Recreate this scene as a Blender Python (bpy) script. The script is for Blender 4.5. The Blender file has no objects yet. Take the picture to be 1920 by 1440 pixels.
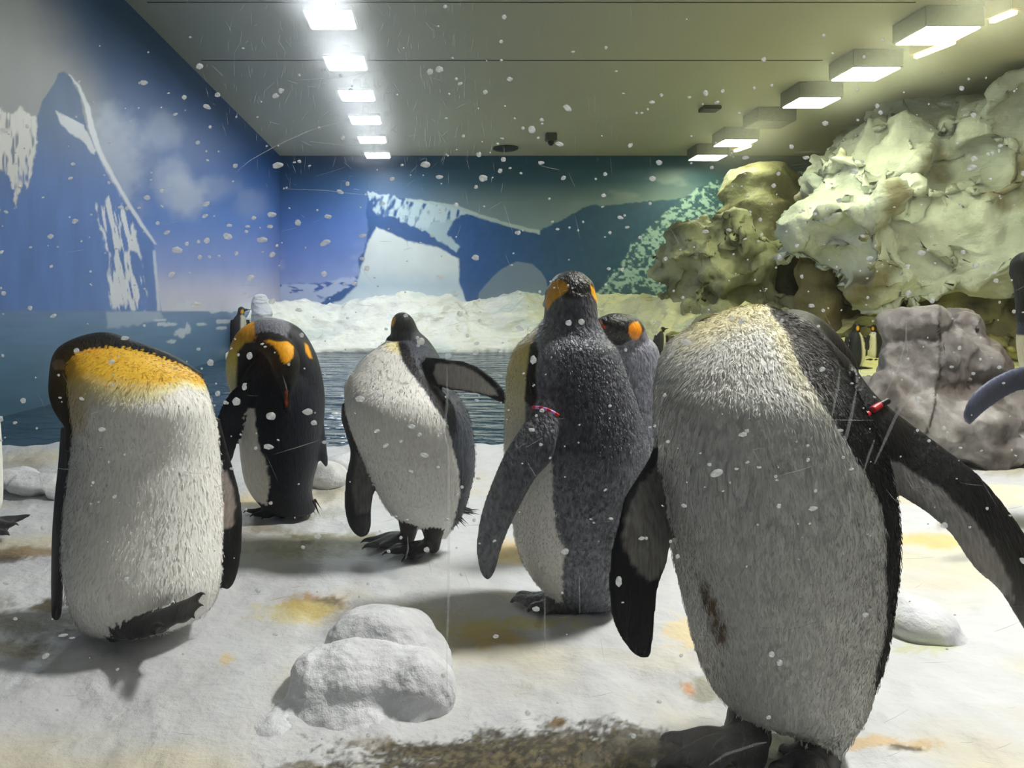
import bpy, bmesh, math, random
import numpy as np
from mathutils import Vector, kdtree
random.seed(7)
RNG = np.random.default_rng(7)
C = bpy.context.scene.collection
S = bpy.context.scene
F = 1387.0      # focal length in pixels of the 1920 px wide frame
VX, VY = 805.0, 573.0   # where the room's long axis vanishes
H = 0.75        # eye height above the ice
# ------------------------------------------------------------------ camera
cd = bpy.data.cameras.new('camera'); cam = bpy.data.objects.new('camera', cd); C.objects.link(cam)
cam.location = (0, 0, H); cam.rotation_euler = (math.pi/2, 0, 0)
cd.sensor_width = 36; cd.lens = F/1920*36; cd.clip_start = .02
cd.shift_x = (960-VX)/1920; cd.shift_y = -(720-VY)/1920
S.camera = cam
# ------------------------------------------------------------------ world, exposure
w = bpy.data.worlds.new('world'); S.world = w; w.use_nodes = True
w.node_tree.nodes['Background'].inputs[0].default_value = (.80, .88, 1, 1)
w.node_tree.nodes['Background'].inputs[1].default_value = .07
S.view_settings.view_transform = 'Standard'; S.view_settings.look = 'None'
S.view_settings.gamma = 1; S.view_settings.use_curve_mapping = False
S.view_settings.exposure = 0.0
LAMP_COOL = ((.88, .95, 1.0), 52.0)      # left row of ceiling lamps
LAMP_GREEN = ((.95, 1.0, .62), 36.0)     # right row
LAMP_KEY = ((1.0, .97, .92), 400.0)       # row over the ice ledge

# ------------------------------------------------------------------ helpers
def W(x, y, Z):
    return np.array([(x-VX)*Z/F, Z, H-(y-VY)*Z/F])
def G(x, y):
    return W(x, y, F*H/(y-VY))
def lin(*c):
    return tuple(((v/255+.055)/1.055)**2.4 if v > 10 else v/255/12.92 for v in c)
def lina(c):
    c = np.asarray(c, float)/255
    return np.where(c > .04045, ((c+.055)/1.055)**2.4, c/12.92)
def sm(a, b, x):
    t = np.clip((x-a)/(b-a+1e-12), 0, 1); return t*t*(3-2*t)
def _h(ix, iy, iz):
    n = (ix*374761393 + iy*668265263 + iz*1442695041).astype(np.int64) & 0xffffffff
    n = ((n ^ (n >> 13))*1274126177) & 0xffffffff
    return ((n ^ (n >> 16)) & 0xffffff)/float(0xffffff)
def vnoise(x, y, z=0.):
    x, y, z = np.broadcast_arrays(np.asarray(x, float), y, z)
    xi, yi, zi = np.floor(x).astype(np.int64), np.floor(y).astype(np.int64), np.floor(z).astype(np.int64)
    fx, fy, fz = x-xi, y-yi, z-zi
    fx, fy, fz = fx*fx*(3-2*fx), fy*fy*(3-2*fy), fz*fz*(3-2*fz)
    r = 0
    for a in (0, 1):
        for b in (0, 1):
            for c in (0, 1):
                r = r + _h(xi+a, yi+b, zi+c)*(fx if a else 1-fx)*(fy if b else 1-fy)*(fz if c else 1-fz)
    return r
def fbm(x, y, z=0., o=4):
    r = 0; a = .5; s = 0
    for i in range(o):
        r = r + a*vnoise(np.asarray(x)*2**i+17*i, np.asarray(y)*2**i+31*i, np.asarray(z)*2**i+5*i); s += a; a *= .5
    return r/s
def worley(P, sc, seed=0):
    P = P*sc; b = np.floor(P).astype(np.int64); d = np.full(len(P), 9.)
    for i in (-1, 0, 1):
        for j in (-1, 0, 1):
            for k in (-1, 0, 1):
                c = b+np.array([i, j, k])
                q = np.stack([c[:, 0]+_h(c[:, 0]+seed, c[:, 1], c[:, 2]), c[:, 1]+_h(c[:, 0], c[:, 1]+seed+7, c[:, 2]),
                              c[:, 2]+_h(c[:, 0], c[:, 1], c[:, 2]+seed+13)], 1)
                d = np.minimum(d, ((q-P)**2).sum(1))
    return np.sqrt(d)
def psd(x, y, poly):
    """signed distance to a polygon, positive inside"""
    p = np.asarray(poly, float); n = len(p)
    d = np.full(x.shape, 1e12); ins = np.zeros(x.shape, bool)
    for i in range(n):
        ax, ay = p[i]; bx, by = p[(i+1) % n]
        ex, ey = bx-ax, by-ay
        t = np.clip(((x-ax)*ex+(y-ay)*ey)/(ex*ex+ey*ey+1e-9), 0, 1)
        d = np.minimum(d, (x-ax-t*ex)**2+(y-ay-t*ey)**2)
        cr = ((ay > y) != (by > y)) & (x < (bx-ax)*(y-ay)/((by-ay) if by != ay else 1e-9)+ax)
        ins ^= cr
    d = np.sqrt(d)
    return np.where(ins, d, -d)
def pm(x, y, poly, soft=2., warp=0., ws=.1):
    if warp:
        wx = (fbm(x*ws, y*ws, 3.3, 3)-.5)*2*warp; wy = (fbm(x*ws+50, y*ws, 9.1, 3)-.5)*2*warp
        x = x+wx; y = y+wy
    return sm(-soft, soft, psd(x, y, poly))
def mix(a, b, m):
    a = np.asarray(a, float); b = np.asarray(b, float)
    if a.ndim == 1: a = np.tile(a, (len(m), 1))
    return a*(1-m[:, None])+b*m[:, None]

def mesh_np(name, V, faces, col=None, smooth=True):
    me = bpy.data.meshes.new(name)
    me.from_pydata(V.tolist() if isinstance(V, np.ndarray) else V, [], faces)
    if smooth: me.polygons.foreach_set('use_smooth', [True]*len(me.polygons))
    if col is not None: set_col(me, col)
    me.update()
    return me
def set_col(me, col):
    at = me.color_attributes.new('Col', 'FLOAT_COLOR', 'POINT')
    c = np.ones((len(me.vertices), 4), np.float32); c[:, :3] = np.clip(col, 0, 1)
    at.data.foreach_set('color', c.ravel())
def link(name, me, mat=None, parent=None, **kw):
    o = bpy.data.objects.new(name, me); C.objects.link(o)
    if mat is not None:
        me.materials.clear(); me.materials.append(mat)
    if parent is not None: o.parent = parent
    for k, v in kw.items(): o[k] = v
    return o
def empty(name, loc, **kw):
    o = bpy.data.objects.new(name, None); C.objects.link(o); o.location = loc
    for k, v in kw.items(): o[k] = v
    return o
def grid(name, P, col=None):
    """P: (n,m,3) array"""
    n, m = P.shape[:2]
    idx = np.arange(n*m).reshape(n, m)
    f = np.stack([idx[:-1, :-1], idx[1:, :-1], idx[1:, 1:], idx[:-1, 1:]], -1).reshape(-1, 4)
    me = bpy.data.meshes.new(name)
    me.vertices.add(n*m); me.vertices.foreach_set('co', P.astype(np.float32).ravel())
    me.loops.add(f.size); me.loops.foreach_set('vertex_index', f.astype(np.int32).ravel())
    me.polygons.add(len(f)); me.polygons.foreach_set('loop_start', np.arange(0, f.size, 4, dtype=np.int32))
    me.polygons.foreach_set('use_smooth', np.ones(len(f), bool))
    me.update(calc_edges=True); me.validate()
    if col is not None: set_col(me, col.reshape(-1, 3))
    return me
def box_bm(bm, x0, x1, y0, y1, z0, z1):
    v = [bm.verts.new((x, y, z)) for x in (x0, x1) for y in (y0, y1) for z in (z0, z1)]
    for q in ((0, 1, 3, 2), (4, 6, 7, 5), (0, 4, 5, 1), (2, 3, 7, 6), (0, 2, 6, 4), (1, 5, 7, 3)):
        bm.faces.new([v[i] for i in q])
def box(name, a, mat, parent=None, bev=0, **kw):
    bm = bmesh.new(); box_bm(bm, *a)
    if bev: bmesh.ops.bevel(bm, geom=bm.edges[:], offset=bev, segments=2, affect='EDGES')
    bmesh.ops.recalc_face_normals(bm, faces=bm.faces)
    me = bpy.data.meshes.new(name); bm.to_mesh(me); bm.free()
    return link(name, me, mat, parent, **kw)

# ------------------------------------------------------------------ materials
def newmat(name):
    m = bpy.data.materials.new(name); m.use_nodes = True
    nt = m.node_tree; b = nt.nodes['Principled BSDF']
    return m, nt, b
def N(nt, t, **kw):
    n = nt.nodes.new(t)
    for k, v in kw.items(): setattr(n, k, v)
    return n
def plain(name, col, rough=.6, metal=0, emit=None, es=0, spec=.5):
    m, nt, b = newmat(name)
    b.inputs['Base Color'].default_value = (*col, 1); b.inputs['Roughness'].default_value = rough
    b.inputs['Metallic'].default_value = metal; b.inputs['Specular IOR Level'].default_value = spec
    nz = N(nt, 'ShaderNodeTexNoise'); nz.inputs['Scale'].default_value = 30
    bp = N(nt, 'ShaderNodeBump'); bp.inputs['Strength'].default_value = .1; bp.inputs['Distance'].default_value = .002
    nt.links.new(nz.outputs['Fac'], bp.inputs['Height']); nt.links.new(bp.outputs[0], b.inputs['Normal'])
    if emit:
        b.inputs['Emission Color'].default_value = (*emit, 1); b.inputs['Emission Strength'].default_value = es
    return m
def vcol(name, rough=.7, layers=((60, (1, 1, 1), .5, .003),), spec=.3, vary=.15, sheen=0, sss=0, lum=0):
    """vertex-coloured surface; layers = (noise scale, axis stretch, bump strength, distance)"""
    m, nt, b = newmat(name)
    at = N(nt, 'ShaderNodeAttribute', attribute_name='Col')
    tc = N(nt, 'ShaderNodeTexCoord')
    prev = None; first = None; bumps = []
    for sc, st, bs, bd in layers:
        mp = N(nt, 'ShaderNodeMapping'); mp.inputs['Scale'].default_value = st
        nt.links.new(tc.outputs['Object'], mp.inputs['Vector'])
        nz = N(nt, 'ShaderNodeTexNoise'); nz.inputs['Scale'].default_value = sc; nz.inputs['Detail'].default_value = 3
        nt.links.new(mp.outputs[0], nz.inputs['Vector'])
        bp = N(nt, 'ShaderNodeBump'); bp.inputs['Strength'].default_value = bs; bp.inputs['Distance'].default_value = bd
        nt.links.new(nz.outputs['Fac'], bp.inputs['Height'])
        if prev is not None: nt.links.new(prev.outputs[0], bp.inputs['Normal'])
        prev = bp; bumps.append(bp)
        if first is None: first = nz
    if lum:
        lm = N(nt, 'ShaderNodeMapRange'); lm.inputs[1].default_value = .15; lm.inputs[2].default_value = .5
        lm.inputs[3].default_value = 1; lm.inputs[4].default_value = lum
        nt.links.new(at.outputs['Fac'], lm.inputs[0])
        for q in bumps:
            mm = N(nt, 'ShaderNodeMath', operation='MULTIPLY'); mm.inputs[1].default_value = q.inputs['Strength'].default_value
            nt.links.new(lm.outputs[0], mm.inputs[0]); nt.links.new(mm.outputs[0], q.inputs['Strength'])
    mr = N(nt, 'ShaderNodeMapRange'); mr.inputs[1].default_value = .3; mr.inputs[2].default_value = .7
    mr.inputs[3].default_value = 1-vary; mr.inputs[4].default_value = 1+vary
    nt.links.new(first.outputs['Fac'], mr.inputs[0])
    mx = N(nt, 'ShaderNodeVectorMath', operation='SCALE')
    nt.links.new(at.outputs['Color'], mx.inputs[0]); nt.links.new(mr.outputs[0], mx.inputs['Scale'])
    if lum:
        for i_, sg in ((3, -1), (4, 1)):
            ma = N(nt, 'ShaderNodeMath', operation='MULTIPLY_ADD'); ma.inputs[1].default_value = sg*vary; ma.inputs[2].default_value = 1
            nt.links.new(lm.outputs[0], ma.inputs[0]); nt.links.new(ma.outputs[0], mr.inputs[i_])
    nt.links.new(mx.outputs[0], b.inputs['Base Color'])
    if prev is not None: nt.links.new(prev.outputs[0], b.inputs['Normal'])
    b.inputs['Roughness'].default_value = rough; b.inputs['Specular IOR Level'].default_value = spec
    if sheen:
        b.inputs['Sheen Weight'].default_value = sheen; b.inputs['Sheen Roughness'].default_value = .4
    if sss:
        b.inputs['Subsurface Weight'].default_value = sss; b.inputs['Subsurface Radius'].default_value = (.02, .025, .03)
        b.inputs['Subsurface Scale'].default_value = .5
    return m
M = {}
M['plume'] = vcol('plumage', .5, ((170, (1, 1, .22), .8, .003), (55, (1, 1, .4), .35, .004)), .2, .35, lum=.33)
M['plume_far'] = vcol('plumage_plain', .5, ((120, (1, 1, .3), .6, .004),), .3, .1)
M['scaly'] = vcol('scaly_plumage', .38, ((120, (1, 1, .55), 1., .007), (260, (1, 1, .35), .6, .003)), .5, .55, lum=.12)
M['snow'] = vcol('snow', .55, ((14, (1, 1, 1), .5, .02), (70, (1, 1, 1), .55, .006), (320, (1, 1, 1), .5, .0018)), .35, .05, sss=.0)
M['bank'] = vcol('far_snow', .6, ((1.6, (1, 1, 2.2), .8, .3), (7, (1, 1, 1.5), .7, .06)), .3, .10)
M['mural'] = vcol('mural_print', .45, ((3, (1, 1, 1), .08, .004),), .35, .04)
M['rock'] = vcol('sculpted_rock', .6, ((3.5, (1, 1, 1), .6, .10), (16, (1, 1, 1), .5, .03)), .35, .16)
M['stump'] = vcol('grey_rock', .6, ((14, (1, 1, .5), .7, .02), (60, (1, 1, .6), .6, .006)), .35, .28)
M['ceiling'] = plain('ceiling_paint', lin(190, 186, 165), .5)
M['dark'] = plain('dark_housing', lin(60, 60, 55), .5)
M['housing'] = plain('lamp_housing', lin(84, 86, 74), .4)
M['white_housing'] = plain('white_housing', lin(235, 235, 225), .4)
M['black'] = plain('black_plastic', lin(25, 25, 25), .4)
M['beige'] = plain('beige_panel', lin(190, 165, 130), .5)
M['diff_cool'] = plain('cool_diffuser', (.8, .8, .8), .5, emit=LAMP_COOL[0], es=LAMP_COOL[1])
M['diff_green'] = plain('greenish_diffuser', (.8, .8, .8), .5, emit=LAMP_GREEN[0], es=LAMP_GREEN[1])
M['diff_key'] = plain('white_diffuser', (.8, .8, .8), .5, emit=LAMP_KEY[0], es=LAMP_KEY[1])
M['tube'] = plain('warm_tube', (.8, .7, .5), .5, emit=(1, .78, .35), es=9)
M['band_red'] = plain('red_band', lin(205, 25, 40), .4)
M['band_pink'] = plain('lilac_band', lin(205, 150, 225), .4)
M['wire'] = plain('dark_wire', lin(40, 40, 40), .35, .8)

# ------------------------------------------------------------------ structure: walls, ceiling
XL, XR, ZB, HC = -3.11, 8.6, 15.4, H+3.12
WL = -.06      # water level
def wallpaint_back(x, y):
    sh = x.shape; x = x.ravel(); y = y.ravel()
    n1 = fbm(x*.012, y*.03, 1, 5); n2 = fbm(x*.05, y*.02, 2, 4); n3 = fbm(x*.12, y*.12, 4, 4)
    def grad(ys, cs):
        return np.stack([np.interp(y, ys, [lina(c)[k] for c in cs]) for k in range(3)], 1)
    c = grad([292, 350, 420, 480, 560, 600], [(38, 72, 112), (52, 88, 135), (80, 112, 178), (108, 130, 195), (150, 160, 205), (160, 170, 205)])
    cr = grad([292, 340, 380, 440, 600], [(52, 84, 108), (60, 92, 112), (112, 130, 138), (128, 146, 155), (150, 165, 175)])
    c = mix(c, cr, sm(640, 900, x+60*(n1-.5)))
    c = mix(c, lina((128, 142, 146)), sm(.50, .72, n1)*sm(780, 1000, x)*sm(310, 350, y)*.7)
    c = mix(c, lina((165, 172, 205)), sm(.55, .7, n1)*sm(430, 520, y)*.5)
    # low ice to the left of the berg
    low = pm(x, y, [(400, 560), (476, 547), (519, 533), (600, 530), (690, 515), (690, 600), (400, 600)], 3, 4)
    c = mix(c, lina((168, 178, 212)), low)
    c = mix(c, lina((62, 90, 160)), low*sm(.5, .6, fbm(x*.035+y*.05, y*.09-x*.02, 7, 3)))
    # berg
    berg = [(691, 360), (754, 373), (811, 380), (850, 385), (897, 404), (955, 421), (1012, 432), (1060, 409), (1090, 392), (1113, 382),
            (1127, 387), (1160, 383), (1214, 377), (1271, 373), (1500, 330), (1500, 600), (560, 600), (590, 575), (640, 545), (667, 533), (675, 514),
            (671, 485), (682, 471), (691, 428), (686, 399)]
    mb = pm(x, y, berg, 1.5, 2.5, .15)
    bc = mix(np.tile(lina((44, 82, 140)), (len(x), 1)), lina((44, 78, 108)), sm(850, 1150, x))
    bc = bc*(.85+.3*n3)[:, None]
    c = mix(c, bc, mb)
    top = [(691, 358), (754, 373), (811, 380), (859, 388), (880, 398), (850, 412), (815, 420), (800, 434), (775, 424), (754, 418), (730, 404), (706, 404), (695, 385)]
    st = sm(.30, .55, fbm(x*.12+y*.03, y*.05, 11, 3))
    c = mix(c, lina((178, 196, 208)), pm(x, y, top, 2, 6, .1)*st)
    c = mix(c, lina((168, 188, 200)), pm(x, y, [(795, 430), (815, 418), (850, 412), (838, 440), (862, 462), (856, 474), (828, 455)], 2, 5, .1)*.9)
    for a, b, t in (((850, 385), (897, 402), 5), ((897, 402), (955, 421), 5), ((955, 421), (1012, 434), 5), ((760, 373), (850, 386), 3)):
        q = [(a[0], a[1]-2), (b[0], b[1]-2), (b[0], b[1]+t), (a[0], a[1]+t)]
        c = mix(c, lina((172, 188, 190)), pm(x, y, q, 1.5, 2, .1))
    big = [(706, 426), (725, 434), (744, 444), (782, 456), (821, 464), (859, 484), (861, 528), (872, 562), (900, 600), (560, 600), (600, 580), (645, 560), (668, 535), (676, 505), (684, 478), (692, 450)]
    lb = np.stack([np.interp(y, [425, 500, 535, 560], [lina(q)[k] for q in ((208, 212, 216), (200, 206, 214), (176, 190, 208), (192, 202, 216))]) for k in range(3)], 1)
    c = mix(c, lb, pm(x, y, big, 2.5, 3, .08))
    arch = [(897, 550), (907, 538), (925, 518), (941, 504), (969, 490), (998, 495), (1015, 510), (1024, 525), (1030, 550), (1030, 600), (897, 600)]
    c = mix(c, lina((112, 128, 150)), pm(x, y, arch, 1.5))
    # snow speckled slope at the right
    sp = [(1112, 560), (1147, 509), (1175, 484), (1185, 455), (1205, 440), (1223, 420), (1250, 395), (1271, 378), (1310, 348), (1380, 326), (1520, 320), (1520, 600), (1100, 600)]
    k = sm(.44, .62, fbm(x*.16, y*.2, 21, 5)+.25*(fbm(x*.02, y*.02, 5, 2)-.5))
    cs = mix(np.tile(lina((56, 86, 106)), (len(x), 1)), lina((150, 178, 182)), k)
    c = mix(c, cs, pm(x, y, sp, 2, 6, .08))
    c = c*np.array([1.2, 1.2, 1.12])
    return np.clip(c, 0, .92).reshape(*sh, 3)
def wallpaint_left(x, y):
    sh = x.shape; x = x.ravel(); y = y.ravel()
    n1 = fbm(x*.012, y*.012, 41, 5); n3 = fbm(x*.1, y*.04, 44, 4)
    c = np.stack([np.interp(y, [60, 300, 420, 500, 545, 583], [lina(q)[k] for q in ((34, 66, 108), (38, 80, 148), (86, 118, 192), (128, 144, 206), (178, 180, 214), (192, 192, 218))]) for k in range(3)], 1)
    # grey cloud at upper left and the puffs
    d = (x*.75+y*.45)
    c = mix(c, lina((132, 134, 140)), sm(200, 60, x-(y-60)*.45+60*(n1-.5))*sm(420, 200, y))
    for cx, cy, rx, ry, a in ((210, 300, 80, 130, .65), (345, 372, 55, 55, .85), (320, 330, 45, 40, .5), (400, 350, 60, 30, .35), (300, 250, 60, 45, .4), (470, 380, 40, 35, .3)):
        r = np.sqrt(((x-cx)/rx)**2+((y-cy)/ry)**2)+.9*(fbm(x*.03, y*.03, 50+cx, 4)-.5)
        c = mix(c, lina((160, 170, 200)), sm(1.1, .3, r)*a)
    mt = [(-400, 345), (0, 325), (67, 283), (69, 221), (79, 192), (100, 158), (110, 138), (119, 134), (129, 140), (150, 179), (157, 221), (179, 283), (200, 325), (250, 408), (288, 458), (294, 517), (303, 583), (303, 600), (-400, 600)]
    m = pm(x, y, mt, 1.5, 2, .1)
    mc = mix(np.tile(lina((44, 78, 124)), (len(x), 1)), lina((84, 116, 186)), sm(180, 420, y))
    mc = mc*(.84+.32*fbm(x*.07, y*.012, 61, 4))[:, None]
    c = mix(c, mc, m)
    lw = [(-400, 190), (0, 204), (20, 214), (37, 202), (69, 221), (68, 279), (58, 330), (50, 354), (42, 337), (33, 375), (29, 392), (21, 342), (4, 317), (-60, 340), (-400, 360)]
    c = mix(c, lina((205, 206, 214)), pm(x, y, lw, 2, 6, .12)*sm(.25, .45, fbm(x*.16, y*.03, 71, 3)))
    fork = [(104, 208), (122, 216), (140, 226), (158, 236), (166, 250), (178, 282), (176, 290), (158, 268), (132, 250), (112, 232)]
    c = mix(c, lina((192, 198, 215)), pm(x, y, fork, 1.5, 3, .1))
    line = [(129, 140), (145, 160), (160, 200), (168, 240), (182, 283), (208, 330), (240, 385), (265, 425), (290, 457)]
    wd = [2, 4, 7, 9, 8, 6, 6, 6, 3]
    poly = [(a-w_*.2, b) for (a, b), w_ in zip(line, wd)]+[(a+w_*1.1, b) for (a, b), w_ in list(zip(line, wd))[::-1]]
    c = mix(c, lina((200, 205, 222)), pm(x, y, poly, 1.5, 1.5, .1))
    stx = [(176, 380), (195, 392), (212, 350), (232, 395), (252, 425), (266, 480), (276, 583), (205, 583), (203, 480), (190, 430)]
    c = mix(c, lina((205, 210, 228)), pm(x, y, stx, 3, 8, .08)*sm(.46, .56, fbm(x*.16-y*.03, y*.022, 81, 3)))
    c = mix(c, lina((190, 198, 222)), pm(x, y, [(286, 470), (291, 470), (302, 583), (295, 583)], 1.5, 2)*.9)
    # painted sea
    sea = np.stack([np.interp(y, [583, 620, 690, 800], [lina(q)[k] for q in ((98, 126, 172), (88, 122, 166), (72, 108, 146), (52, 86, 118))]) for k in range(3)], 1)
    sea = sea*(.85+.3*fbm(x*.02, y*.12, 91, 4))[:, None]
    s = sm(582, 585, y)
    sea = mix(sea, lina((160, 175, 205)), pm(x, y, [(200, 583), (300, 583), (306, 598), (260, 610), (200, 614)], 3, 5)*.7)
    for fx, fy, rx, ry in ((342, 575, 22, 8), (358, 572, 12, 12), (300, 600, 14, 3), (310, 608, 20, 4), (340, 625, 12, 10), (352, 615, 6, 12), (376, 608, 10, 4), (420, 603, 16, 5), (415, 615, 10, 4), (322, 640, 10, 4), (430, 580, 20, 6), (400, 582, 14, 5), (460, 575, 22, 8)):
        r = np.sqrt(((x-fx)/rx)**2+((y-fy)/ry)**2)+1.0*(fbm(x*.12, y*.12, fx, 3)-.5)
        q = sm(1.05, .7, r)
        sea = mix(sea, lina((188, 200, 222)), q*.85); c = mix(c, lina((190, 198, 222)), q*.85)
    c = mix(c, sea, s)*np.array([1.06, 1.0, .86])
    return np.clip(c, 0, 1).reshape(*sh, 3)
# back wall
xs = np.concatenate([np.linspace(525, 1500, 600), np.linspace(1503, VX+(XR)*F/ZB, 20)])
ys = np.concatenate([np.linspace(292, 600, 220), np.linspace(603, 700, 12)])
Xg, Yg = np.meshgrid(xs, ys, indexing='ij')
P = np.stack([(Xg-VX)*ZB/F, np.full_like(Xg, ZB), H-(Yg-VY)*ZB/F], -1)
link('wall_back', grid('wall_back', P, wallpaint_back(Xg, Yg)), M['mural'], kind='structure')
# left wall: columns evenly spaced in sight, rows in height
xs = np.concatenate([[-3000, -1500, -900, -600, -400, -300, -200, -100], np.linspace(-60, 525, 380)])
hs = np.linspace(-.5, HC, 330)
Xg, Hg = np.meshgrid(xs, hs, indexing='ij')
Zg = XL*F/(Xg-VX); Yg = VY-(Hg-H)*F/Zg
P = np.stack([np.full_like(Xg, XL), Zg, Hg], -1)
link('wall_left', grid('wall_left', P, wallpaint_left(Xg, Yg)), M['mural'], kind='structure')
box('ceiling', (XL-.1, XR+.1, .3, ZB+.1, HC, HC+.1), M['ceiling'], kind='structure')
box('wall_right', (XR, XR+.1, .3, ZB+.1, -.6, HC), M['beige'], kind='structure')
for z in (6.2, 7.6, 9.4):
    box('trim_%d' % (1+int(z*1.5-9)), (-2.9 if z > 7 else .5, 5.0, z, z+.012, HC-.006, HC+.002), M['dark'], kind='structure')

# ------------------------------------------------------------------ ground
def shore(X):   # distance of the pool's near edge
    e = 3.86+.12*(fbm(X*1.3, 0, 5, 3)-.5)*2
    e = e+np.where(X > 1.6, (X-1.6)*4.5, 0)
    return e
def far_shore(X):
    return 12.75-1.6*sm(-2.2, -3.0, X)-3.4*sm(2.6, 5.0, X)+.35*(fbm(X*.9, 3, 1, 3)-.5)
def ground_h(X, Z):
    h = .036*(fbm(X*3, Z*3, 2, 4)-.5)+.020*(fbm(X*12, Z*12, 4, 4)-.5)
    h = h+.05*(fbm(X*2.2, Z*2.2, 9, 3)-.45)*sm(2.6, 3.4, Z)
    e = shore(X)
    h = h+.035*sm(e-.6, e-.15, Z)*(.4+fbm(X*4, Z*4, 8, 2))*sm(2.2, 1.2, X)
    drop = sm(e-.03, e+.10, Z)
    h = h*(1-drop)-.6*drop
    fe = far_shore(X)
    k = sm(fe, fe+2.3, Z+.25*(fbm(X*2, Z*2, 12, 3)-.5))
    top = .80+.16*(fbm(X*1.1, 7, 3, 3)-.5)*2-.10*sm(-1, -2.5, X)-.25*sm(3.5, 5.5, X)
    bank = -.6+.62*sm(fe-.12, fe+.04, Z)+(top)*k+(.22*(.5-np.abs(2*fbm(X*.9, Z*1.3, 22, 4)-1)*1.6)+.10*(.5-np.abs(2*fbm(X*2.6, Z*3, 23, 3)-1)*1.5))*sm(fe, fe+.5, Z)
    h = np.maximum(h, np.where(Z > 6, bank, -9))
    return h
STAINS_AND_SHADE = [  # x, y, rx, ry, colour, strength; stains plus some painted penguin shadows
    (590, 1138, 70, 22, (150, 118, 60), .9), (610, 1133, 32, 9, (70, 55, 30), .9), (560, 1150, 90, 22, (200, 185, 110), .6),
    (920, 1185, 75, 26, (198, 172, 105), .85), (960, 1168, 150, 14, (205, 195, 120), .7), (1290, 1180, 60, 40, (215, 190, 120), .6),
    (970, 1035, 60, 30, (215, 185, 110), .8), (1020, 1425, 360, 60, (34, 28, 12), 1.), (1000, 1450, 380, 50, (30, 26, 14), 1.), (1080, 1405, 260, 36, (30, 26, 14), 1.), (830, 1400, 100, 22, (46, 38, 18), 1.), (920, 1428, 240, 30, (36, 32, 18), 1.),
    (1045, 1358, 16, 12, (110, 85, 30), .9), (570, 1437, 60, 14, (90, 75, 40), .8), (690, 1440, 40, 10, (110, 95, 60), .6), (1140, 1410, 170, 30, (45, 42, 28), .8), (1640, 1400, 110, 16, (190, 155, 95), .7), (1690, 1408, 46, 8, (60, 48, 32), .9),
    (1330, 1300, 50, 25, (140, 140, 120), .8), (1290, 1293, 12, 9, (190, 130, 70), .8), (1740, 1205, 60, 26, (175, 178, 120), .7),
    (1760, 1010, 90, 14, (205, 180, 110), .8), (1790, 985, 60, 10, (120, 95, 50), .7), (1830, 930, 120, 30, (220, 210, 160), .6), (1890, 880, 60, 18, (150, 140, 95), .6),
    (60, 1030, 160, 14, (120, 95, 60), .8), (10, 1040, 40, 12, (60, 48, 25), .9), (95, 1135, 44, 16, (55, 42, 18), 1.), (60, 1165, 120, 40, (100, 92, 62), .7), (20, 1220, 80, 20, (130, 120, 70), .7), (40, 1030, 80, 10, (130, 110, 70), .6),  # broad olive-brown blob left of the first penguin paints in its shadow
    (70, 910, 80, 22, (198, 186, 150), .8), (30, 880, 90, 10, (140, 135, 120), .5), (500, 990, 60, 10, (110, 100, 50), .6), (640, 1012, 110, 20, (112, 104, 48), .8), (580, 1030, 140, 20, (140, 138, 105), .6),  # wide olive blobs between second and third penguins paint the third's cast shadow
    (470, 945, 50, 14, (200, 180, 125), .7), (560, 960, 90, 15, (125, 125, 95), .6), (610, 920, 40, 22, (135, 132, 118), .6), (425, 1235, 16, 12, (205, 180, 110), .7), (1190, 1010, 60, 22, (215, 195, 135), .6), (700, 1390, 60, 14, (120, 100, 60), .5)]
def ground_col(X, Z, h):
    sh = X.shape; X = X.ravel(); Z = Z.ravel(); h = h.ravel()
    x = VX+X*F/Z; y = VY+H*F/Z
    c = np.tile(lina((194, 196, 199)), (len(X), 1))
    c = c*(.90+.14*fbm(X*7, Z*7, 3, 4))[:, None]
    c = mix(c, lina((196, 188, 162)), sm(.50, .75, fbm(X*2.2, Z*3.4, 31, 4))*.7*sm(7, 5, Z))
    nw = fbm(x*.022, y*.05, 13, 4); nf = fbm(x*.12, y*.2, 14, 4)
    for sx, sy, rx, ry, cc, a in STAINS_AND_SHADE:
        r = np.sqrt(((x-sx)/rx)**2+((y-sy)/ry)**2)+1.1*(nw-.5)+.9*(nf-.5)
        c = mix(c, lina(cc), sm(1.15, .45, r)*a*np.where(Z < 6, 1, 0))
    far = sm(6, 9, Z)
    fc = mix(np.tile(lina((240, 238, 228)), (len(X), 1)), lina((226, 222, 176)), sm(1.0, 3.5, X))
    fc = mix(fc, lina((228, 222, 160)), sm(4.5, 5.5, X))
    fc = mix(fc, lina((180, 196, 190)), sm(.5, .7, fbm(X*1.5, Z*2.5, h*4, 4))*.5)
    c = mix(c, fc, far)
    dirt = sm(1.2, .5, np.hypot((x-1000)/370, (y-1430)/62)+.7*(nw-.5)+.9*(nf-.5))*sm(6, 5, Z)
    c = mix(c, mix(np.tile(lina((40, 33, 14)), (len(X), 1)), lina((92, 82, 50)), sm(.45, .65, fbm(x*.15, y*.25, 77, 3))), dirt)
    wl = sm(WL+.05, WL-.02, h)
    c = mix(c, lina((60, 70, 70)), wl*.9)
    return np.clip(c, 0, 1).reshape(*sh, 3)
def ground_patch(name, us, zs, kindmat):
    U, Zg = np.meshgrid(us, zs, indexing='ij')
    X = U[:, :]*1.0
    hh = ground_h(X, Zg)
    return hh, X, Zg
ky = np.linspace(1/.5, 1/4.35, 460)**-1
us = np.linspace(-1, 1, 560)
U, Zg = np.meshgrid(us, ky, indexing='ij')
x0 = np.maximum(XL, -.66*Zg-.25); x1 = .86*Zg+.35
X = x0+(x1-x0)*(U*.5+.5)
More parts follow.
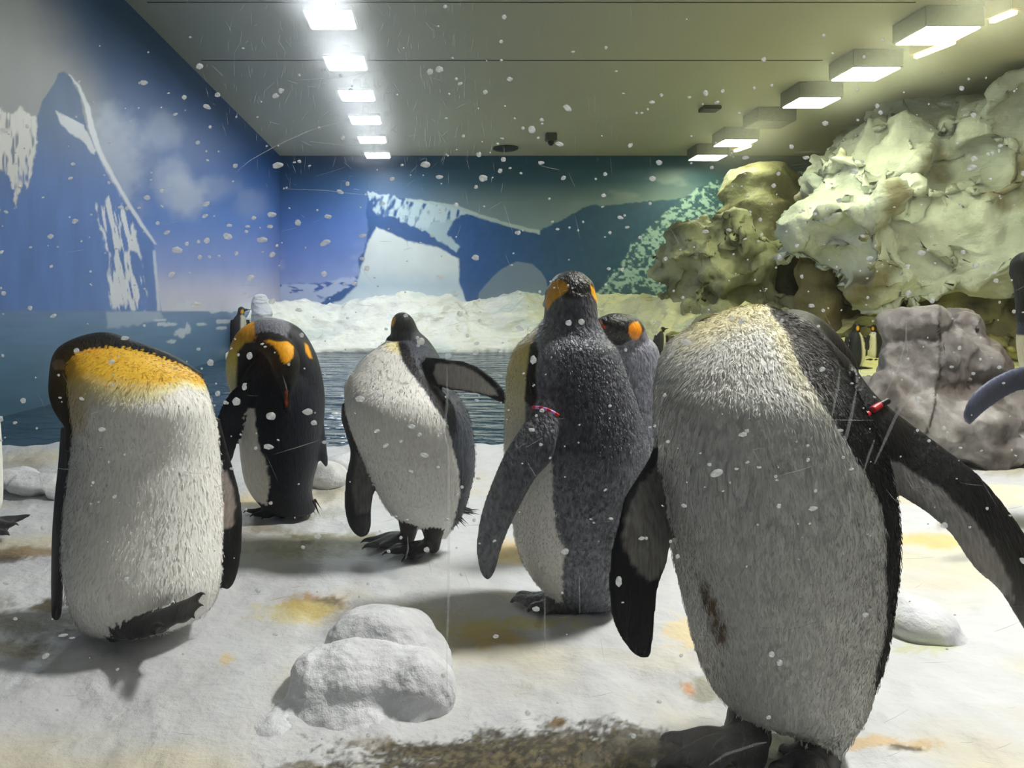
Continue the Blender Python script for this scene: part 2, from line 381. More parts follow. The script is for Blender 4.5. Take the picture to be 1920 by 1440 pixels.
hh = ground_h(X, Zg)
link('floor', grid('floor', np.stack([X, Zg, hh], -1), ground_col(X, Zg, hh)), M['snow'], kind='structure')
zz = np.concatenate([np.linspace(4.3, 10.5, 90), np.linspace(10.55, ZB-.01, 130)])
X, Zg = np.meshgrid(np.linspace(XL+.01, XR-.01, 380), zz, indexing='ij')
hh = ground_h(X, Zg)
link('far_snow_bank', grid('far_snow_bank', np.stack([X, Zg, hh], -1), ground_col(X, Zg, hh)), M['bank'],
     label='long bank of lumpy snow along the far side of the pool under the painted wall', category='snow bank')
# pool water
m, nt, b = newmat('pool_water')
b.inputs['Base Color'].default_value = (.012, .045, .075, 1); b.inputs['Roughness'].default_value = .08
b.inputs['IOR'].default_value = 1.33
tc = N(nt, 'ShaderNodeTexCoord'); prev = None
for sc, st, bs, bd in ((2.2, (.8, 2.2, 1), 1., .10), (9, (.7, 2, 1), .8, .02)):
    mp = N(nt, 'ShaderNodeMapping'); mp.inputs['Scale'].default_value = st
    nz = N(nt, 'ShaderNodeTexNoise'); nz.inputs['Scale'].default_value = sc; nz.inputs['Detail'].default_value = 3
    bp = N(nt, 'ShaderNodeBump'); bp.inputs['Strength'].default_value = bs; bp.inputs['Distance'].default_value = bd
    nt.links.new(tc.outputs['Object'], mp.inputs[0]); nt.links.new(mp.outputs[0], nz.inputs['Vector'])
    nt.links.new(nz.outputs['Fac'], bp.inputs['Height'])
    if prev: nt.links.new(prev.outputs[0], bp.inputs['Normal'])
    prev = bp
nt.links.new(prev.outputs[0], b.inputs['Normal'])
X, Zg = np.meshgrid(np.linspace(XL, XR, 120), np.linspace(3.6, 14, 160), indexing='ij')
hh = WL+.012*(fbm(X*2, Zg*4, 3, 3)-.5)
link('pool_water', grid('pool_water', np.stack([X, Zg, hh], -1)), m, kind='structure')

# ------------------------------------------------------------------ ceiling lamps
def lamp(x, z, mat, hous, label, grp, tall=.20, wide=.44, deep=.46, dead=False, thin=False):
    zb = H+2.9
    t = empty('ceiling_light', (x, z, zb), label=label, category='lamp', group=grp)
    hx, hy = wide/2+.03, deep/2+.03
    bm = bmesh.new()
    # body with a chamfered near-left shoulder
    box_bm(bm, -hx, hx, -hy, hy, .0, .045 if thin else HC-zb-.002)
    if thin: box_bm(bm, -.05, .05, -.05, .05, .03, HC-zb-.002)
    bmesh.ops.bevel(bm, geom=bm.edges[:], offset=.012, segments=2, affect='EDGES')
    bmesh.ops.recalc_face_normals(bm, faces=bm.faces)
    me = bpy.data.meshes.new('housing'); bm.to_mesh(me); bm.free()
    link('housing', me, hous, t)
    if not dead:
        box('diffuser', (-wide/2, wide/2, -deep/2, deep/2, -.012, .006), mat, t)
    return t
ordn = ['nearest', 'second nearest', 'third', 'fourth', 'fifth', 'farthest']
for k in range(-1, 6):
    vis = k >= 0
    lamp(-1.0, 7.506+1.355*k, M['diff_cool'], M['white_housing'],
         ('bright white square ceiling lamp, %s in the left row over the pool' % ordn[k]) if vis else 'white square ceiling lamp of the left row, the %s above the picture' % ['last', 'second', 'first'][k],
         'left row of ceiling lamps', thin=True)
for k in range(-2, 6):
    vis = k >= 0; dead = k == 3
    lb = 'greenish white ceiling lamp in a box housing, %s in the right row' % ordn[k] if vis else 'greenish white box ceiling lamp of the right row, the %s above the picture' % ['last', 'second', 'first'][k]
    if dead: lb = 'unlit grey box housing between lit lamps in the right row on the ceiling'
    lamp(5.455, 7.95+1.31*k, M['diff_green'], M['housing'], lb, 'right row of box ceiling lamps', wide=.56, deep=.5, dead=dead)
for z in (2.35,):
    lamp(2.2, z, M['diff_key'], M['housing'], 'white square ceiling lamp over the ice ledge, above the picture', 'ceiling lamps over the ledge')
def warm(x, z, s, label):
    t = empty('warm_light', (x, z, H+2.9), label=label, category='lamp', group='warm strip lamps')
    box('cover', (-.28*s, .28*s, -.07, .07, .03, HC-H-2.9-.002), M['beige'], t, .01)
    box('tube', (-.25*s, .25*s, -.03, .03, -.01, .028), M['tube'], t, .006)
    t.rotation_euler = (0, 0, math.radians(102))
    return t
warm(5.74, 8.41, 1., 'warm yellow strip lamp just behind the nearest box lamp of the right row')
warm(5.80, 13.7, .9, 'warm yellow strip lamp behind the fifth box lamp of the right row')
warm(5.78, 7.45, .5, 'warm strip lamp at the top right corner beside the nearest box lamp')
# speaker disc, camera dome and small vent
t = empty('ceiling_speaker', (W(948, 287, 14.6)[0], 14.6, HC), label='flat dark round disc on the ceiling above the painted wall', category='speaker')
def lathe(name, prof, mat, parent=None, seg=32, **kw):
    V = []; Fc = []
    for r, z in prof:
        for i in range(seg):
            a = i/seg*2*math.pi; V.append((r*math.cos(a), r*math.sin(a), z))
    for j in range(len(prof)-1):
        for i in range(seg):
            Fc.append((j*seg+i, j*seg+(i+1) % seg, (j+1)*seg+(i+1) % seg, (j+1)*seg+i))
    Fc.append(tuple(range(seg))[::-1]); Fc.append(tuple((len(prof)-1)*seg+i for i in range(seg)))
    return link(name, mesh_np(name, V, Fc, smooth=False), mat, parent, **kw)
lathe('grille', [(.25, 0), (.25, -.03), (.22, -.045), (.03, -.05)], M['dark'], t)
t = empty('security_camera', (W(1033, 268, 13.4)[0], 13.4, HC), label='small brown security camera under the ceiling right of the dark disc', category='camera')
box('mount', (-.10, .10, -.08, .08, -.14, 0), M['housing'], t, .012)
lathe('dome', [(.055, -.14), (.055, -.17), (.045, -.2), (.02, -.222)], M['black'], t)
box('ceiling_vent', (W(1311, 200, 11.7)[0], W(1344, 200, 11.7)[0], 11.5, 11.75, HC-.06, HC-.002), M['dark'], None, .008,
    label='small dark rectangular vent on the olive ceiling left of the box lamps', category='vent')

# ------------------------------------------------------------------ rock masses
def remesh(V, Fc, vox, smooth_it=0, name='m'):
    me = bpy.data.meshes.new(name); me.from_pydata([tuple(map(float, v)) for v in V], [], Fc)
    bm = bmesh.new(); bm.from_mesh(me); bmesh.ops.recalc_face_normals(bm, faces=bm.faces); bm.to_mesh(me); bm.free()
    o = bpy.data.objects.new(name, me); C.objects.link(o)
    md = o.modifiers.new('r', 'REMESH'); md.mode = 'VOXEL'; md.voxel_size = vox; md.use_smooth_shade = True
    if smooth_it:
        ms = o.modifiers.new('s', 'SMOOTH'); ms.factor = .5; ms.iterations = smooth_it
    dg = bpy.context.evaluated_depsgraph_get()
    out = bpy.data.meshes.new_from_object(o.evaluated_get(dg), depsgraph=dg)
    bpy.data.objects.remove(o); bpy.data.meshes.remove(me)
    return out
def co_of(me):
    a = np.empty(len(me.vertices)*3, np.float32); me.vertices.foreach_get('co', a); return a.reshape(-1, 3).astype(float)
def no_of(me):
    a = np.empty(len(me.vertices)*3, np.float32); me.vertices.foreach_get('normal', a); return a.reshape(-1, 3).astype(float)
def ico(sub=3):
    bm = bmesh.new(); bmesh.ops.create_icosphere(bm, subdivisions=sub, radius=1)
    V = np.array([v.co[:] for v in bm.verts]); f = [tuple(v.index for v in q.verts) for q in bm.faces]; bm.free(); return V, f
ICO = ico(3)
def blobs(lst):
    """lst of (x, y, Z, rx_px, ry_px, rdepth m, tilt deg)"""
    V = []; Fc = []; n = 0
    for b_ in lst:
        x, y, Z, rx, ry, rd = b_[:6]; a = math.radians(b_[6]) if len(b_) > 6 else 0
        v = ICO[0]*np.array([rx*Z/F, rd, ry*Z/F])
        v = np.stack([v[:, 0]*math.cos(a)+v[:, 2]*math.sin(a), v[:, 1], -v[:, 0]*math.sin(a)+v[:, 2]*math.cos(a)], 1)
        v = v+W(x, y, Z); V.append(v); Fc += [tuple(i+n for i in f) for f in ICO[1]]; n += len(v)
    return np.concatenate(V), Fc
def rock(name, lst, vox, scal, rough, colf, mat, warp=(), soft=3, **kw):
    V, Fc = blobs(lst)
    me = remesh(V, Fc, vox, soft)
    P = co_of(me); Nn = no_of(me)
    for sc, am in warp:
        P = P+am*2*(np.stack([fbm(P[:, 0]*sc+o_, P[:, 1]*sc+o_, P[:, 2]*sc+o_*2, 3) for o_ in (11, 37, 71)], 1)-.5)
    me.vertices.foreach_set('co', P.astype(np.float32).ravel()); me.update(); Nn = no_of(me)
    for sc, am in scal:
        d = worley(P+.25*(fbm(P[:, 0]*1.3, P[:, 1]*1.3, P[:, 2]*1.3, 2)-.5)[:, None], sc, 3)
        P = P+Nn*(am*(np.minimum(d, .9)**2-.45)*1.5)[:, None]; me.vertices.foreach_set('co', P.astype(np.float32).ravel()); me.update(); Nn = no_of(me)
    for sc, am in rough:
        P = P+Nn*(am*(fbm(P[:, 0]*sc, P[:, 1]*sc, P[:, 2]*sc, 4)-.5)*2)[:, None]
    me.vertices.foreach_set('co', P.astype(np.float32).ravel()); me.update()
    Nn = no_of(me)
    set_col(me, colf(P, Nn))
    return link(name, me, mat, **kw)
def rock_col(base, alt, dirt, k=.5, sc=1.6):
    def f(P, Nn):
        c = np.tile(lina(base), (len(P), 1))
        c = mix(c, lina(alt), sm(.4, .65, fbm(P[:, 0]*sc, P[:, 1]*sc, P[:, 2]*sc, 4))*k)
        c = mix(c, lina(dirt), sm(.52, .72, fbm(P[:, 0]*sc*1.7+9, P[:, 1]*sc, P[:, 2]*sc*1.7, 4))*k)
        return c
    return f
cream = rock_col((200, 204, 196), (176, 182, 176), (122, 114, 90), .95, 1.1)
rock('pale_rock_overhang', [
    (1545, 330, 11.2, 50, 70, .9), (1520, 400, 10.8, 42, 75, .8), (1600, 400, 10.4, 85, 90, 1.), (1622, 466, 10.2, 48, 48, .6), (1640, 520, 10.2, 45, 60, .6, 15), (1625, 560, 10.2, 22, 40, .4),
    (1700, 330, 11, 120, 90, 1.1), (1720, 450, 10.6, 90, 80, .9), (1700, 530, 10.3, 70, 45, .7), (1800, 380, 10.4, 110, 90, 1.), (1810, 500, 10.2, 80, 70, .8), (1890, 460, 10, 80, 100, .9),
    (1950, 330, 10, 110, 110, 1.), (1900, 250, 10.4, 120, 80, 1.), (1820, 270, 11, 100, 70, .9), (1960, 200, 10, 90, 70, .9), (1660, 290, 12.2, 110, 50, .8), (2050, 400, 9.5, 120, 160, 1.), (1500, 440, 10.9, 24, 34, .5), (1555, 310, 12.0, 50, 45, .6), (1640, 262, 12.2, 80, 40, .7), (1740, 232, 11.6, 90, 42, .7), (1850, 195, 10.6, 80, 40, .7), (1960, 150, 9.6, 80, 40, .7)],
    .05, ((.85, .36), (1.9, .15), (4.5, .035)), ((2.5, .10), (8, .03)), cream, M['rock'], ((.7, .55), (1.8, .18)),
    label='huge pale cream overhanging artificial rock filling the upper right under the ceiling', category='rock')
rock('olive_rock', [(1300, 490, 12.6, 55, 55, .7), (1370, 470, 12.5, 70, 60, .8), (1350, 540, 12.3, 95, 60, .8), (1430, 520, 12.6, 50, 70, .7), (1290, 560, 12.2, 45, 45, .6), (1420, 590, 12, 90, 45, .8), (1330, 600, 11.8, 75, 32, .6)],
    .05, ((1.3, .28), (3.0, .12)), ((2.6, .16), (8, .05)), rock_col((142, 142, 112), (168, 168, 138), (78, 78, 46), .8), M['rock'], ((1.1, .35), (3, .12)),
    label='craggy olive grey rock left of the dark cave, above the snow', category='rock')
rock('brown_rock_ledge', [(1430, 345, 13.6, 80, 40, .6, 10), (1440, 400, 13.4, 70, 45, .6), (1410, 430, 13.3, 45, 35, .5), (1480, 430, 13.2, 40, 45, .6)],
    .06, ((1.3, .16),), ((1.8, .10), (8, .02)), rock_col((140, 138, 108), (110, 104, 76), (86, 82, 56), .7), M['rock'], ((1.1, .3),),
    label='smooth grey brown rock just under the ceiling between the painted slope and pale overhang', category='rock')
rock('arched_rock_pillar', [(1532, 510, 11.0, 36, 52, .35), (1535, 570, 10.9, 40, 56, .4), (1570, 600, 11.2, 60, 45, .5), (1520, 620, 11.0, 60, 40, .5)],
    .05, ((1.8, .12),), ((2.2, .08), (9, .02)), rock_col((122, 110, 80), (90, 85, 55), (70, 66, 40), .7), M['rock'],
    label='dark brown rounded rock pillar beneath the pale overhang beside the cave', category='rock')
rock('cave_shade_rock', [(1470, 520, 13.9, 60, 90, .4), (1440, 610, 13.2, 80, 50, .4), (1472, 515, 11.9, 36, 52, .25), (1480, 560, 11.8, 30, 40, .25)],  # near-black blobs set forward, their colour standing in for the cave's shade
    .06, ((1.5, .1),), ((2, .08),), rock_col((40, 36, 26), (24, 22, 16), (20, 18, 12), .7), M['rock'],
    label='near-black rock whose colour paints the shade inside the cave', category='rock')
rock('mossy_rock_base', [(1690, 610, 10.8, 110, 50, .7), (1800, 600, 10.6, 110, 50, .7), (1900, 590, 10.4, 110, 60, .7), (1600, 640, 10.8, 80, 36, .6), (1880, 650, 10, 120, 32, .6), (2040, 600, 9.4, 120, 80, .8), (1460, 640, 11, 90, 26, .5), (1300, 640, 11.0, 40, 14, .4), (1380, 625, 11.2, 60, 24, .5)],
    .055, ((1.4, .22), (3.5, .08)), ((2.2, .12), (8, .03)), rock_col((112, 108, 70), (164, 160, 100), (60, 56, 34), .9), M['rock'], ((1.1, .35), (3, .12)),
    label='low dark olive and yellow rocks along the ground under the overhang', category='rock')
def stump_col(P, Nn):
    c = np.tile(lina((112, 108, 105)), (len(P), 1))
    c = mix(c, lina((165, 161, 156)), sm(.42, .7, fbm(P[:, 0]*9, P[:, 1]*9, P[:, 2]*5, 5))*sm(.55, .1, P[:, 2]))
    c = mix(c, lina((78, 70, 64)), sm(.48, .66, fbm(P[:, 0]*6+5, P[:, 1]*6, P[:, 2]*3, 4))*.8)
    x = VX+P[:, 0]*F/P[:, 1]; y = VY-(P[:, 2]-H)*F/P[:, 1]
    ln = np.interp(y, [640, 700, 740, 770, 810, 850], [1762, 1762, 1754, 1752, 1738, 1722])+4*(fbm(y*.06, 0, 3, 2)-.5)
    return mix(c, lina((32, 28, 25)), sm(3.2, .8, np.abs(x-ln)))
rock('grey_boulder', [(1715, 615, 3.65, 55, 42, .16), (1810, 612, 3.75, 38, 38, .14), (1740, 680, 3.65, 90, 75, .22), (1820, 700, 3.7, 75, 80, .22), (1700, 740, 3.65, 85, 60, .22), (1760, 790, 3.6, 130, 85, .28), (1870, 780, 3.65, 80, 80, .24),
     (1840, 840, 3.55, 120, 50, .25), (1680, 830, 3.6, 80, 50, .22), (1650, 745, 3.7, 50, 45, .2), (1640, 800, 3.7, 50, 60, .2)],
    .013, ((4.5, .04), (11, .014)), ((5, .03), (18, .012)), stump_col, M['stump'], ((4, .05), (9, .02)),
    label='grey brown boulder with a dark crack, behind the outstretched flipper on the right', category='rock')

# snow lumps
def snowlump_col(dirt):
    def f(P, Nn):
        c = np.tile(lina((206, 208, 212)), (len(P), 1))
        return mix(c, lina(dirt), sm(.5, .8, fbm(P[:, 0]*8, P[:, 1]*8, P[:, 2]*8, 3))*.5)
    return f
rock('snow_mound', [(712, 1212, 1.56, 112, 70, .11), (770, 1240, 1.55, 74, 56, .10), (650, 1238, 1.55, 62, 44, .10), (720, 1275, 1.5, 120, 60, .12)], .005, (), ((7, .014), (25, .005), (90, .002)), snowlump_col((190, 192, 196)), M['snow'], ((5, .03),), soft=45,
     label='taller white snow mound in the foreground, behind the greyish one', category='snow')
rock('snow_mound', [(610, 1288, 1.44, 74, 66, .09), (680, 1278, 1.44, 130, 66, .09), (765, 1285, 1.43, 72, 66, .09), (660, 1335, 1.4, 140, 50, .10), (560, 1375, 1.36, 120, 40, .1), (700, 1370, 1.36, 110, 36, .1)], .005, (), ((7, .012), (25, .006), (90, .003)), snowlump_col((205, 207, 208)), M['snow'], ((5, .03),), soft=32,
     label='lower greyish snow mound in front of the taller white one', category='snow')
rock('ice_lump', [(1720, 1170, 1.72, 66, 46, .09), (1690, 1150, 1.75, 36, 40, .08), (1765, 1195, 1.7, 40, 26, .07)], .006, (), ((8, .01),), snowlump_col((200, 205, 160)), M['snow'],
     label='half melted smooth ice lump on the snow right of the big white penguin', category='ice')
rock('ice_lump', [(615, 895, 3.1, 38, 32, .1), (645, 870, 3.3, 45, 22, .1), (590, 880, 3.2, 20, 20, .08)], .01, ((9, .02),), ((8, .015),), snowlump_col((150, 146, 130)), M['snow'],
     label='dirty grey ice lump at the pool edge between the second and third penguins', category='ice')
rock('ice_lump', [(70, 905, 2.95, 60, 22, .1), (25, 895, 3.0, 50, 20, .1), (120, 925, 2.9, 40, 18, .08)], .01, ((9, .02),), ((8, .02),), snowlump_col((200, 185, 140)), M['snow'],
     label='low yellowish crusted ice hump at the left edge near the pool', category='ice')
rock('snow_spire', [(486, 578, 11.55, 16, 24, .2), (492, 600, 11.5, 24, 30, .25), (500, 640, 11.4, 40, 40, .3)], .04, ((2, .08),), ((3, .05),), snowlump_col((210, 212, 190)), M['bank'],
     label='small pointed snow spire on the far bank above the second penguin', category='snow')

# ------------------------------------------------------------------ penguins
class Bird:
    def __init__(s):
        s.V = []; s.F = []; s.part = []; s.t = []; s.n = 0; s.names = []
    def add(s, V, Fc, name, t):
        if name not in s.names: s.names.append(name)
        pid = s.names.index(name)
        s.V.append(V); s.F += [tuple(i+s.n for i in f) for f in Fc]; s.part.append(np.full(len(V), pid)); s.t.append(t); s.n += len(V)
    def rings(s, cen, maj, mnr, name, seg=28, sub=6, power=2.0):
        """loft through ellipse rings (Catmull-Rom between them)"""
        K = np.concatenate([cen, maj, mnr], 1)
        n = len(K); out = []; T = []
        for i in range(n-1):
            p0, p1, p2, p3 = K[max(i-1, 0)], K[i], K[i+1], K[min(i+2, n-1)]
            for j in range(sub):
                t = j/sub
                out.append(.5*((2*p1)+(-p0+p2)*t+(2*p0-5*p1+4*p2-p3)*t*t+(-p0+3*p1-3*p2+p3)*t**3)); T.append((i+t)/(n-1))
        out.append(K[-1]); T.append(1.)
        out = np.array(out); c, a, b = out[:, :3], out[:, 3:6], out[:, 6:9]
        th = np.arange(seg)/seg*2*math.pi
        cs = np.sign(np.cos(th))*np.abs(np.cos(th))**(2/power); sn = np.sign(np.sin(th))*np.abs(np.sin(th))**(2/power)
        V = c[:, None]+a[:, None]*cs[None, :, None]+b[:, None]*sn[None, :, None]
        m = len(out); V = V.reshape(-1, 3)
        V = np.concatenate([V, c[:1], c[-1:]])
        Fc = []
        for i in range(m-1):
            for j in range(seg):
                Fc.append((i*seg+j, i*seg+(j+1) % seg, (i+1)*seg+(j+1) % seg, (i+1)*seg+j))
        for j in range(seg):
            Fc.append((m*seg, (j+1) % seg, j)); Fc.append((m*seg+1, (m-1)*seg+j, (m-1)*seg+(j+1) % seg))
        tt = np.concatenate([np.repeat(T, seg), [0, 1]])
        s.add(V, Fc, name, tt)
    def body(s, rows, Z, depth=.85, name='body', power=2.15, seg=64):
        """rows: (y, xl, xr[, Z offset[, depth factor]]) silhouette at distance Z"""
        cen, maj, mnr = [], [], []
        for r in rows:
            z = Z+(r[3] if len(r) > 3 else 0); df = depth*(r[4] if len(r) > 4 else 1)
            uL, uR = (r[1]-VX)/F, (r[2]-VX)/F
            kl, kr = math.sqrt(1+(uL*df)**2), math.sqrt(1+(uR*df)**2)
            hw = (uR-uL)*z/(kl+kr); xc = uL*z+hw*kl
            cen.append([xc, z, H-(r[0]-VY)*z/F]); maj.append([hw, 0, 0]); mnr.append([0, hw*df, 0])
        s.rings(np.array(cen), np.array(maj), np.array(mnr), name, seg, 6, power)
    def blade(s, rows, name, thick=.009, seg=20, pw=2.0):
        """rows: (ax, ay, aZ, bx, by, bZ[, thick]) pairs of edge points in sight"""
        A = np.array([W(*r[:3]) for r in rows]); B = np.array([W(*r[3:6]) for r in rows])
        cen = (A+B)/2; maj = (B-A)/2
        tan = np.gradient(cen, axis=0)
        mn = np.cross(maj, tan); L = np.linalg.norm(mn, axis=1, keepdims=True); mn = mn/np.maximum(L, 1e-9)
        for i in range(1, len(mn)):
            if np.dot(mn[i], mn[i-1]) < 0: mn[i] = -mn[i]
        th = np.array([(r[6] if len(r) > 6 else thick) for r in rows])[:, None]
        w_ = np.linalg.norm(maj, axis=1, keepdims=True)
        th = np.minimum(th, np.maximum(w_, .002))
        s.rings(cen, maj, mn*th, name, seg, 6, pw)
    def tube(s, pts, name, seg=20, flat=1.0, sub=6):
        """pts: (P, r) world"""
        Pp = np.array([p for p, r in pts], float); R = np.array([r for p, r in pts])
        # rounded ends
        d0 = Pp[0]-Pp[1]; d0 /= np.linalg.norm(d0); d1 = Pp[-1]-Pp[-2]; d1 /= np.linalg.norm(d1)
        Pp = np.concatenate([[Pp[0]+d0*R[0]*.95, Pp[0]+d0*R[0]*.6], Pp, [Pp[-1]+d1*R[-1]*.6, Pp[-1]+d1*R[-1]*.95]])
        R = np.concatenate([[R[0]*.25, R[0]*.78], R, [R[-1]*.78, R[-1]*.25]])
        tan = np.gradient(Pp, axis=0); tan /= np.linalg.norm(tan, axis=1, keepdims=True)
        ref = np.array([0, 1., 0]) if abs(tan[0][1]) < .8 else np.array([1., 0, 0])
        A = []
        for t in tan:
            a = ref-t*np.dot(ref, t); a /= np.linalg.norm(a); A.append(a); ref = a
        A = np.array(A); B = np.cross(tan, A)
        s.rings(Pp, A*R[:, None]*flat, B*R[:, None], name, seg, sub)
    def ptube(s, pts, name, seg=24, flat=1.0):
        s.tube([(W(x, y, Z), r*Z/F) for x, y, Z, r in pts], name, seg, flat)
    def foot(s, heel, tips, sc=1., ankle=None):
        heel = np.array(heel, float); tips = [np.array(t, float) for t in tips]
        up = np.array([0, 0, 1.])
        for tp in tips:
            m1 = heel+(tp-heel)*.35+up*.010*sc; m2 = heel+(tp-heel)*.68+up*.004*sc; m3 = heel+(tp-heel)*.84+up*.006*sc
            s.tube([(heel, .016*sc), (m1, .013*sc), (m2, .0105*sc), (m3, .0075*sc), (heel+(tp-heel)*.93+up*.005*sc, .0048*sc), (tp-up*.002*sc, .0028*sc)], 'foot', 12, sub=4)
        for a, b in zip(tips[:-1], tips[1:]):
            cen, maj, mn = [], [], []
            for t in (.05, .25, .45, .62, .68):
                A = heel+(a-heel)*t; B = heel+(b-heel)*t; cen.append((A+B)/2); maj.append((B-A)/2); mn.append(up*(.007*sc*(1-.6*t)))
            s.rings(np.array(cen), np.array(maj), np.array(mn), 'foot', 16, 4)
        if ankle is not None:
            s.tube([(np.array(ankle, float), .030*sc), ((np.array(ankle)+heel)/2+0, .024*sc), (heel, .019*sc)], 'leg', 16, sub=4)
    def finish(s, name, vox, colf, mat, smooth_it=4, tufts=(), fuzz=0, fuzz_len=.012, fuzz_w=.0011, **kw):
        V = np.concatenate(s.V); me0 = remesh(V, s.F, vox, smooth_it)
        P = co_of(me0); Nn = no_of(me0)
        part = np.concatenate(s.part); tt = np.concatenate(s.t)
        kd = kdtree.KDTree(len(V))
        for i, v in enumerate(V): kd.insert(v, i)
        kd.balance()
        idx = np.array([kd.find(p)[1] for p in P])
        pid = part[idx]; t = tt[idx]
        x = VX+P[:, 0]*F/P[:, 1]; y = VY-(P[:, 2]-H)*F/P[:, 1]
        masks = {n: pid == i for i, n in enumerate(s.names)}
        col = colf(P, Nn, x, y, masks, t)
        faces = [tuple(p.vertices) for p in me0.polygons]
        allV = [P]; allC = [col]; nv = len(P)
        # loose feather tips: (x, y, Z, dx px, dy px, width px, colour)
        for (tx, ty, tz, dx, dy, wd, cc) in tufts:
            a = W(tx, ty, tz); b_ = W(tx+dx, ty+dy, tz+random.uniform(-.01, .01)); d = b_-a
            n_ = np.array([-d[2], 0, d[0]]); n_ = n_/np.linalg.norm(n_)*wd*tz/F/2; k = np.array([0, np.linalg.norm(n_)*.7, 0])
            allV.append(np.array([a+n_, a-k, a-n_, a+k, b_])); allC.append(np.tile(lina(cc), (5, 1)))
            faces += [(nv, nv+1, nv+4), (nv+1, nv+2, nv+4), (nv+2, nv+3, nv+4), (nv+3, nv, nv+4), (nv+3, nv+2, nv+1, nv)]; nv += 5
        if fuzz:
            bodym = np.where(masks['body'])[0]
            pick = RNG.choice(bodym, fuzz)
            p = P[pick]+RNG.normal(0, vox*.4, (fuzz, 3)); n_ = Nn[pick]
            p = p-n_*(vox*.2)
            dn = np.tile(np.array([0, 0, -1.]), (fuzz, 1))+RNG.normal(0, .22, (fuzz, 3))
            dn = dn-n_*(dn*n_).sum(1, keepdims=True); dn /= np.linalg.norm(dn, axis=1, keepdims=True)+1e-9
            sd = np.cross(n_, dn)
            L = fuzz_len*RNG.uniform(.6, 1.3, (fuzz, 1)); wd = fuzz_w*RNG.uniform(.6, 1.4, (fuzz, 1))
            a = p-sd*wd+n_*.0003; b_ = p+sd*wd+n_*.0003; c_ = p+dn*L*.55+n_*.0022+sd*wd*.3; e_ = p+dn*L+n_*.0022
            Q = np.stack([a, b_, c_+sd*wd*.7, e_, c_-sd*wd*.7], 1).reshape(-1, 3)
            allV.append(Q); cc = np.repeat(col[pick]*RNG.uniform(.82, 1.12, (fuzz, 1)), 5, axis=0); allC.append(cc)
            base = nv+np.arange(fuzz)*5
            faces += [(int(q), int(q+1), int(q+2), int(q+3), int(q+4)) for q in base]; nv += fuzz*5
        AV = np.concatenate(allV); org = np.array([AV[:, 0].mean(), AV[:, 1].mean(), 0.])
        me = mesh_np(name, AV-org, faces, np.concatenate(allC))
        bpy.data.meshes.remove(me0)
        o = link(name, me, mat, **kw); o.location = org
        return o, org
BLK = lina((13, 14, 17)); SLATE = lina((74, 78, 88)); WHT = lina((232, 231, 226)); YEL = lina((228, 184, 62)); ORG = lina((240, 168, 28)); FOOT = lina((32, 32, 34)); GRY = lina((120, 122, 130))
def base(n, c): return np.tile(np.asarray(c, float), (n, 1))
def band(parent, org, p0, p1, p2, r, segs, wire=False):
    """segmented flipper band: arc through three sight points"""
    A, B, D = W(*p0), W(*p1), W(*p2)
    root = empty('flipper_band', (0, 0, 0)); root.parent = parent
    n = len(segs)
    def q(t): return (1-t)**2*A+2*t*(1-t)*(2*B-.5*A-.5*D)+t*t*D-org
    for i, k in enumerate(segs):
        if k == '-': continue
        bb = Bird(); bb.tube([(q((i+.05)/n), r), (q((i+.5)/n), r), (q((i+.95)/n), r)], 'b', 12, sub=3)
        V = np.concatenate(bb.V)
        link('band_segment', mesh_np('band_segment', V, bb.F), {'r': M['band_red'], 'p': M['band_pink'], 'w': M['wire']}[k], root)
    return root

# ---- P1: left, belly towards us, head turned back over its left shoulder
Z1 = 1.70
b1 = Bird()
b1.body([(642, 158, 205, 0.1), (649, 140, 245, 0.09), (662, 131, 280, 0.07), (678, 129, 316, 0.053), (694, 129, 350, 0.036), (712, 129, 377, 0.024), (735, 130, 389, 0.012), (765, 133, 397, 0.002), (800, 138, 405, 0.016), (843, 135, 413, 0.032), (891, 129, 418, 0.029), (961, 120, 423, 0.016), (1032, 117, 423, -0.012), (1080, 122, 417, -0.03), (1118, 130, 409, -0.022), (1144, 140, 393, -0.015), (1163, 153, 350, -0.008), (1175, 168, 290, -0.003), (1183, 182, 230, 0.0)], Z1, .82)
b1.ptube([(362, 712, Z1+.10, 20), (310, 690, Z1+.09, 28), (250, 672, Z1+.08, 32), (190, 656, Z1+.07, 34), (142, 680, Z1+.05, 42), (124, 722, Z1+.03, 31), (121, 760, Z1+.02, 22), (128, 795, Z1+.0, 9)], 'head')
b1.ptube([(135, 800, Z1, 12), (128, 840, Z1, 8)], 'head')
b1.blade([(116, 800, Z1+.09, 142, 800, Z1+.04), (111, 870, Z1+.09, 138, 870, Z1+.03), (105, 930, Z1+.08, 130, 925, Z1+.02), (100, 1000, Z1+.07, 124, 1000, Z1+.01), (99, 1070, Z1+.06, 117, 1070, Z1+.01), (100, 1125, Z1+.04, 113, 1125, Z1), (103, 1155, Z1+.02, 108, 1155, Z1), (105, 1166, Z1, 107, 1166, Z1)], 'flipper', .010)
b1.blade([(385, 775, Z1+.08, 411, 788, Z1+.05), (388, 840, Z1+.08, 426, 842, Z1+.04), (394, 880, Z1+.07, 437, 880, Z1+.03), (400, 930, Z1+.05, 449, 925, Z1+.02), (408, 980, Z1+.02, 455, 975, Z1), (416, 1030, Z1-.02, 453, 1030, Z1), (414, 1070, Z1-.02, 446, 1072, Z1), (415, 1093, Z1-.02, 436, 1096, Z1), (420, 1104, Z1-.02, 426, 1105, Z1-.01)], 'flipper2', .010)
hl = W(225, 1192, Z1-.04); hl[2] = .018
b1.foot(W(215, 1188, Z1-.10), [W(312, 1176, Z1-.22), W(294, 1192, Z1-.21), W(262, 1198, Z1-.20)], .95, W(215, 1160, Z1))
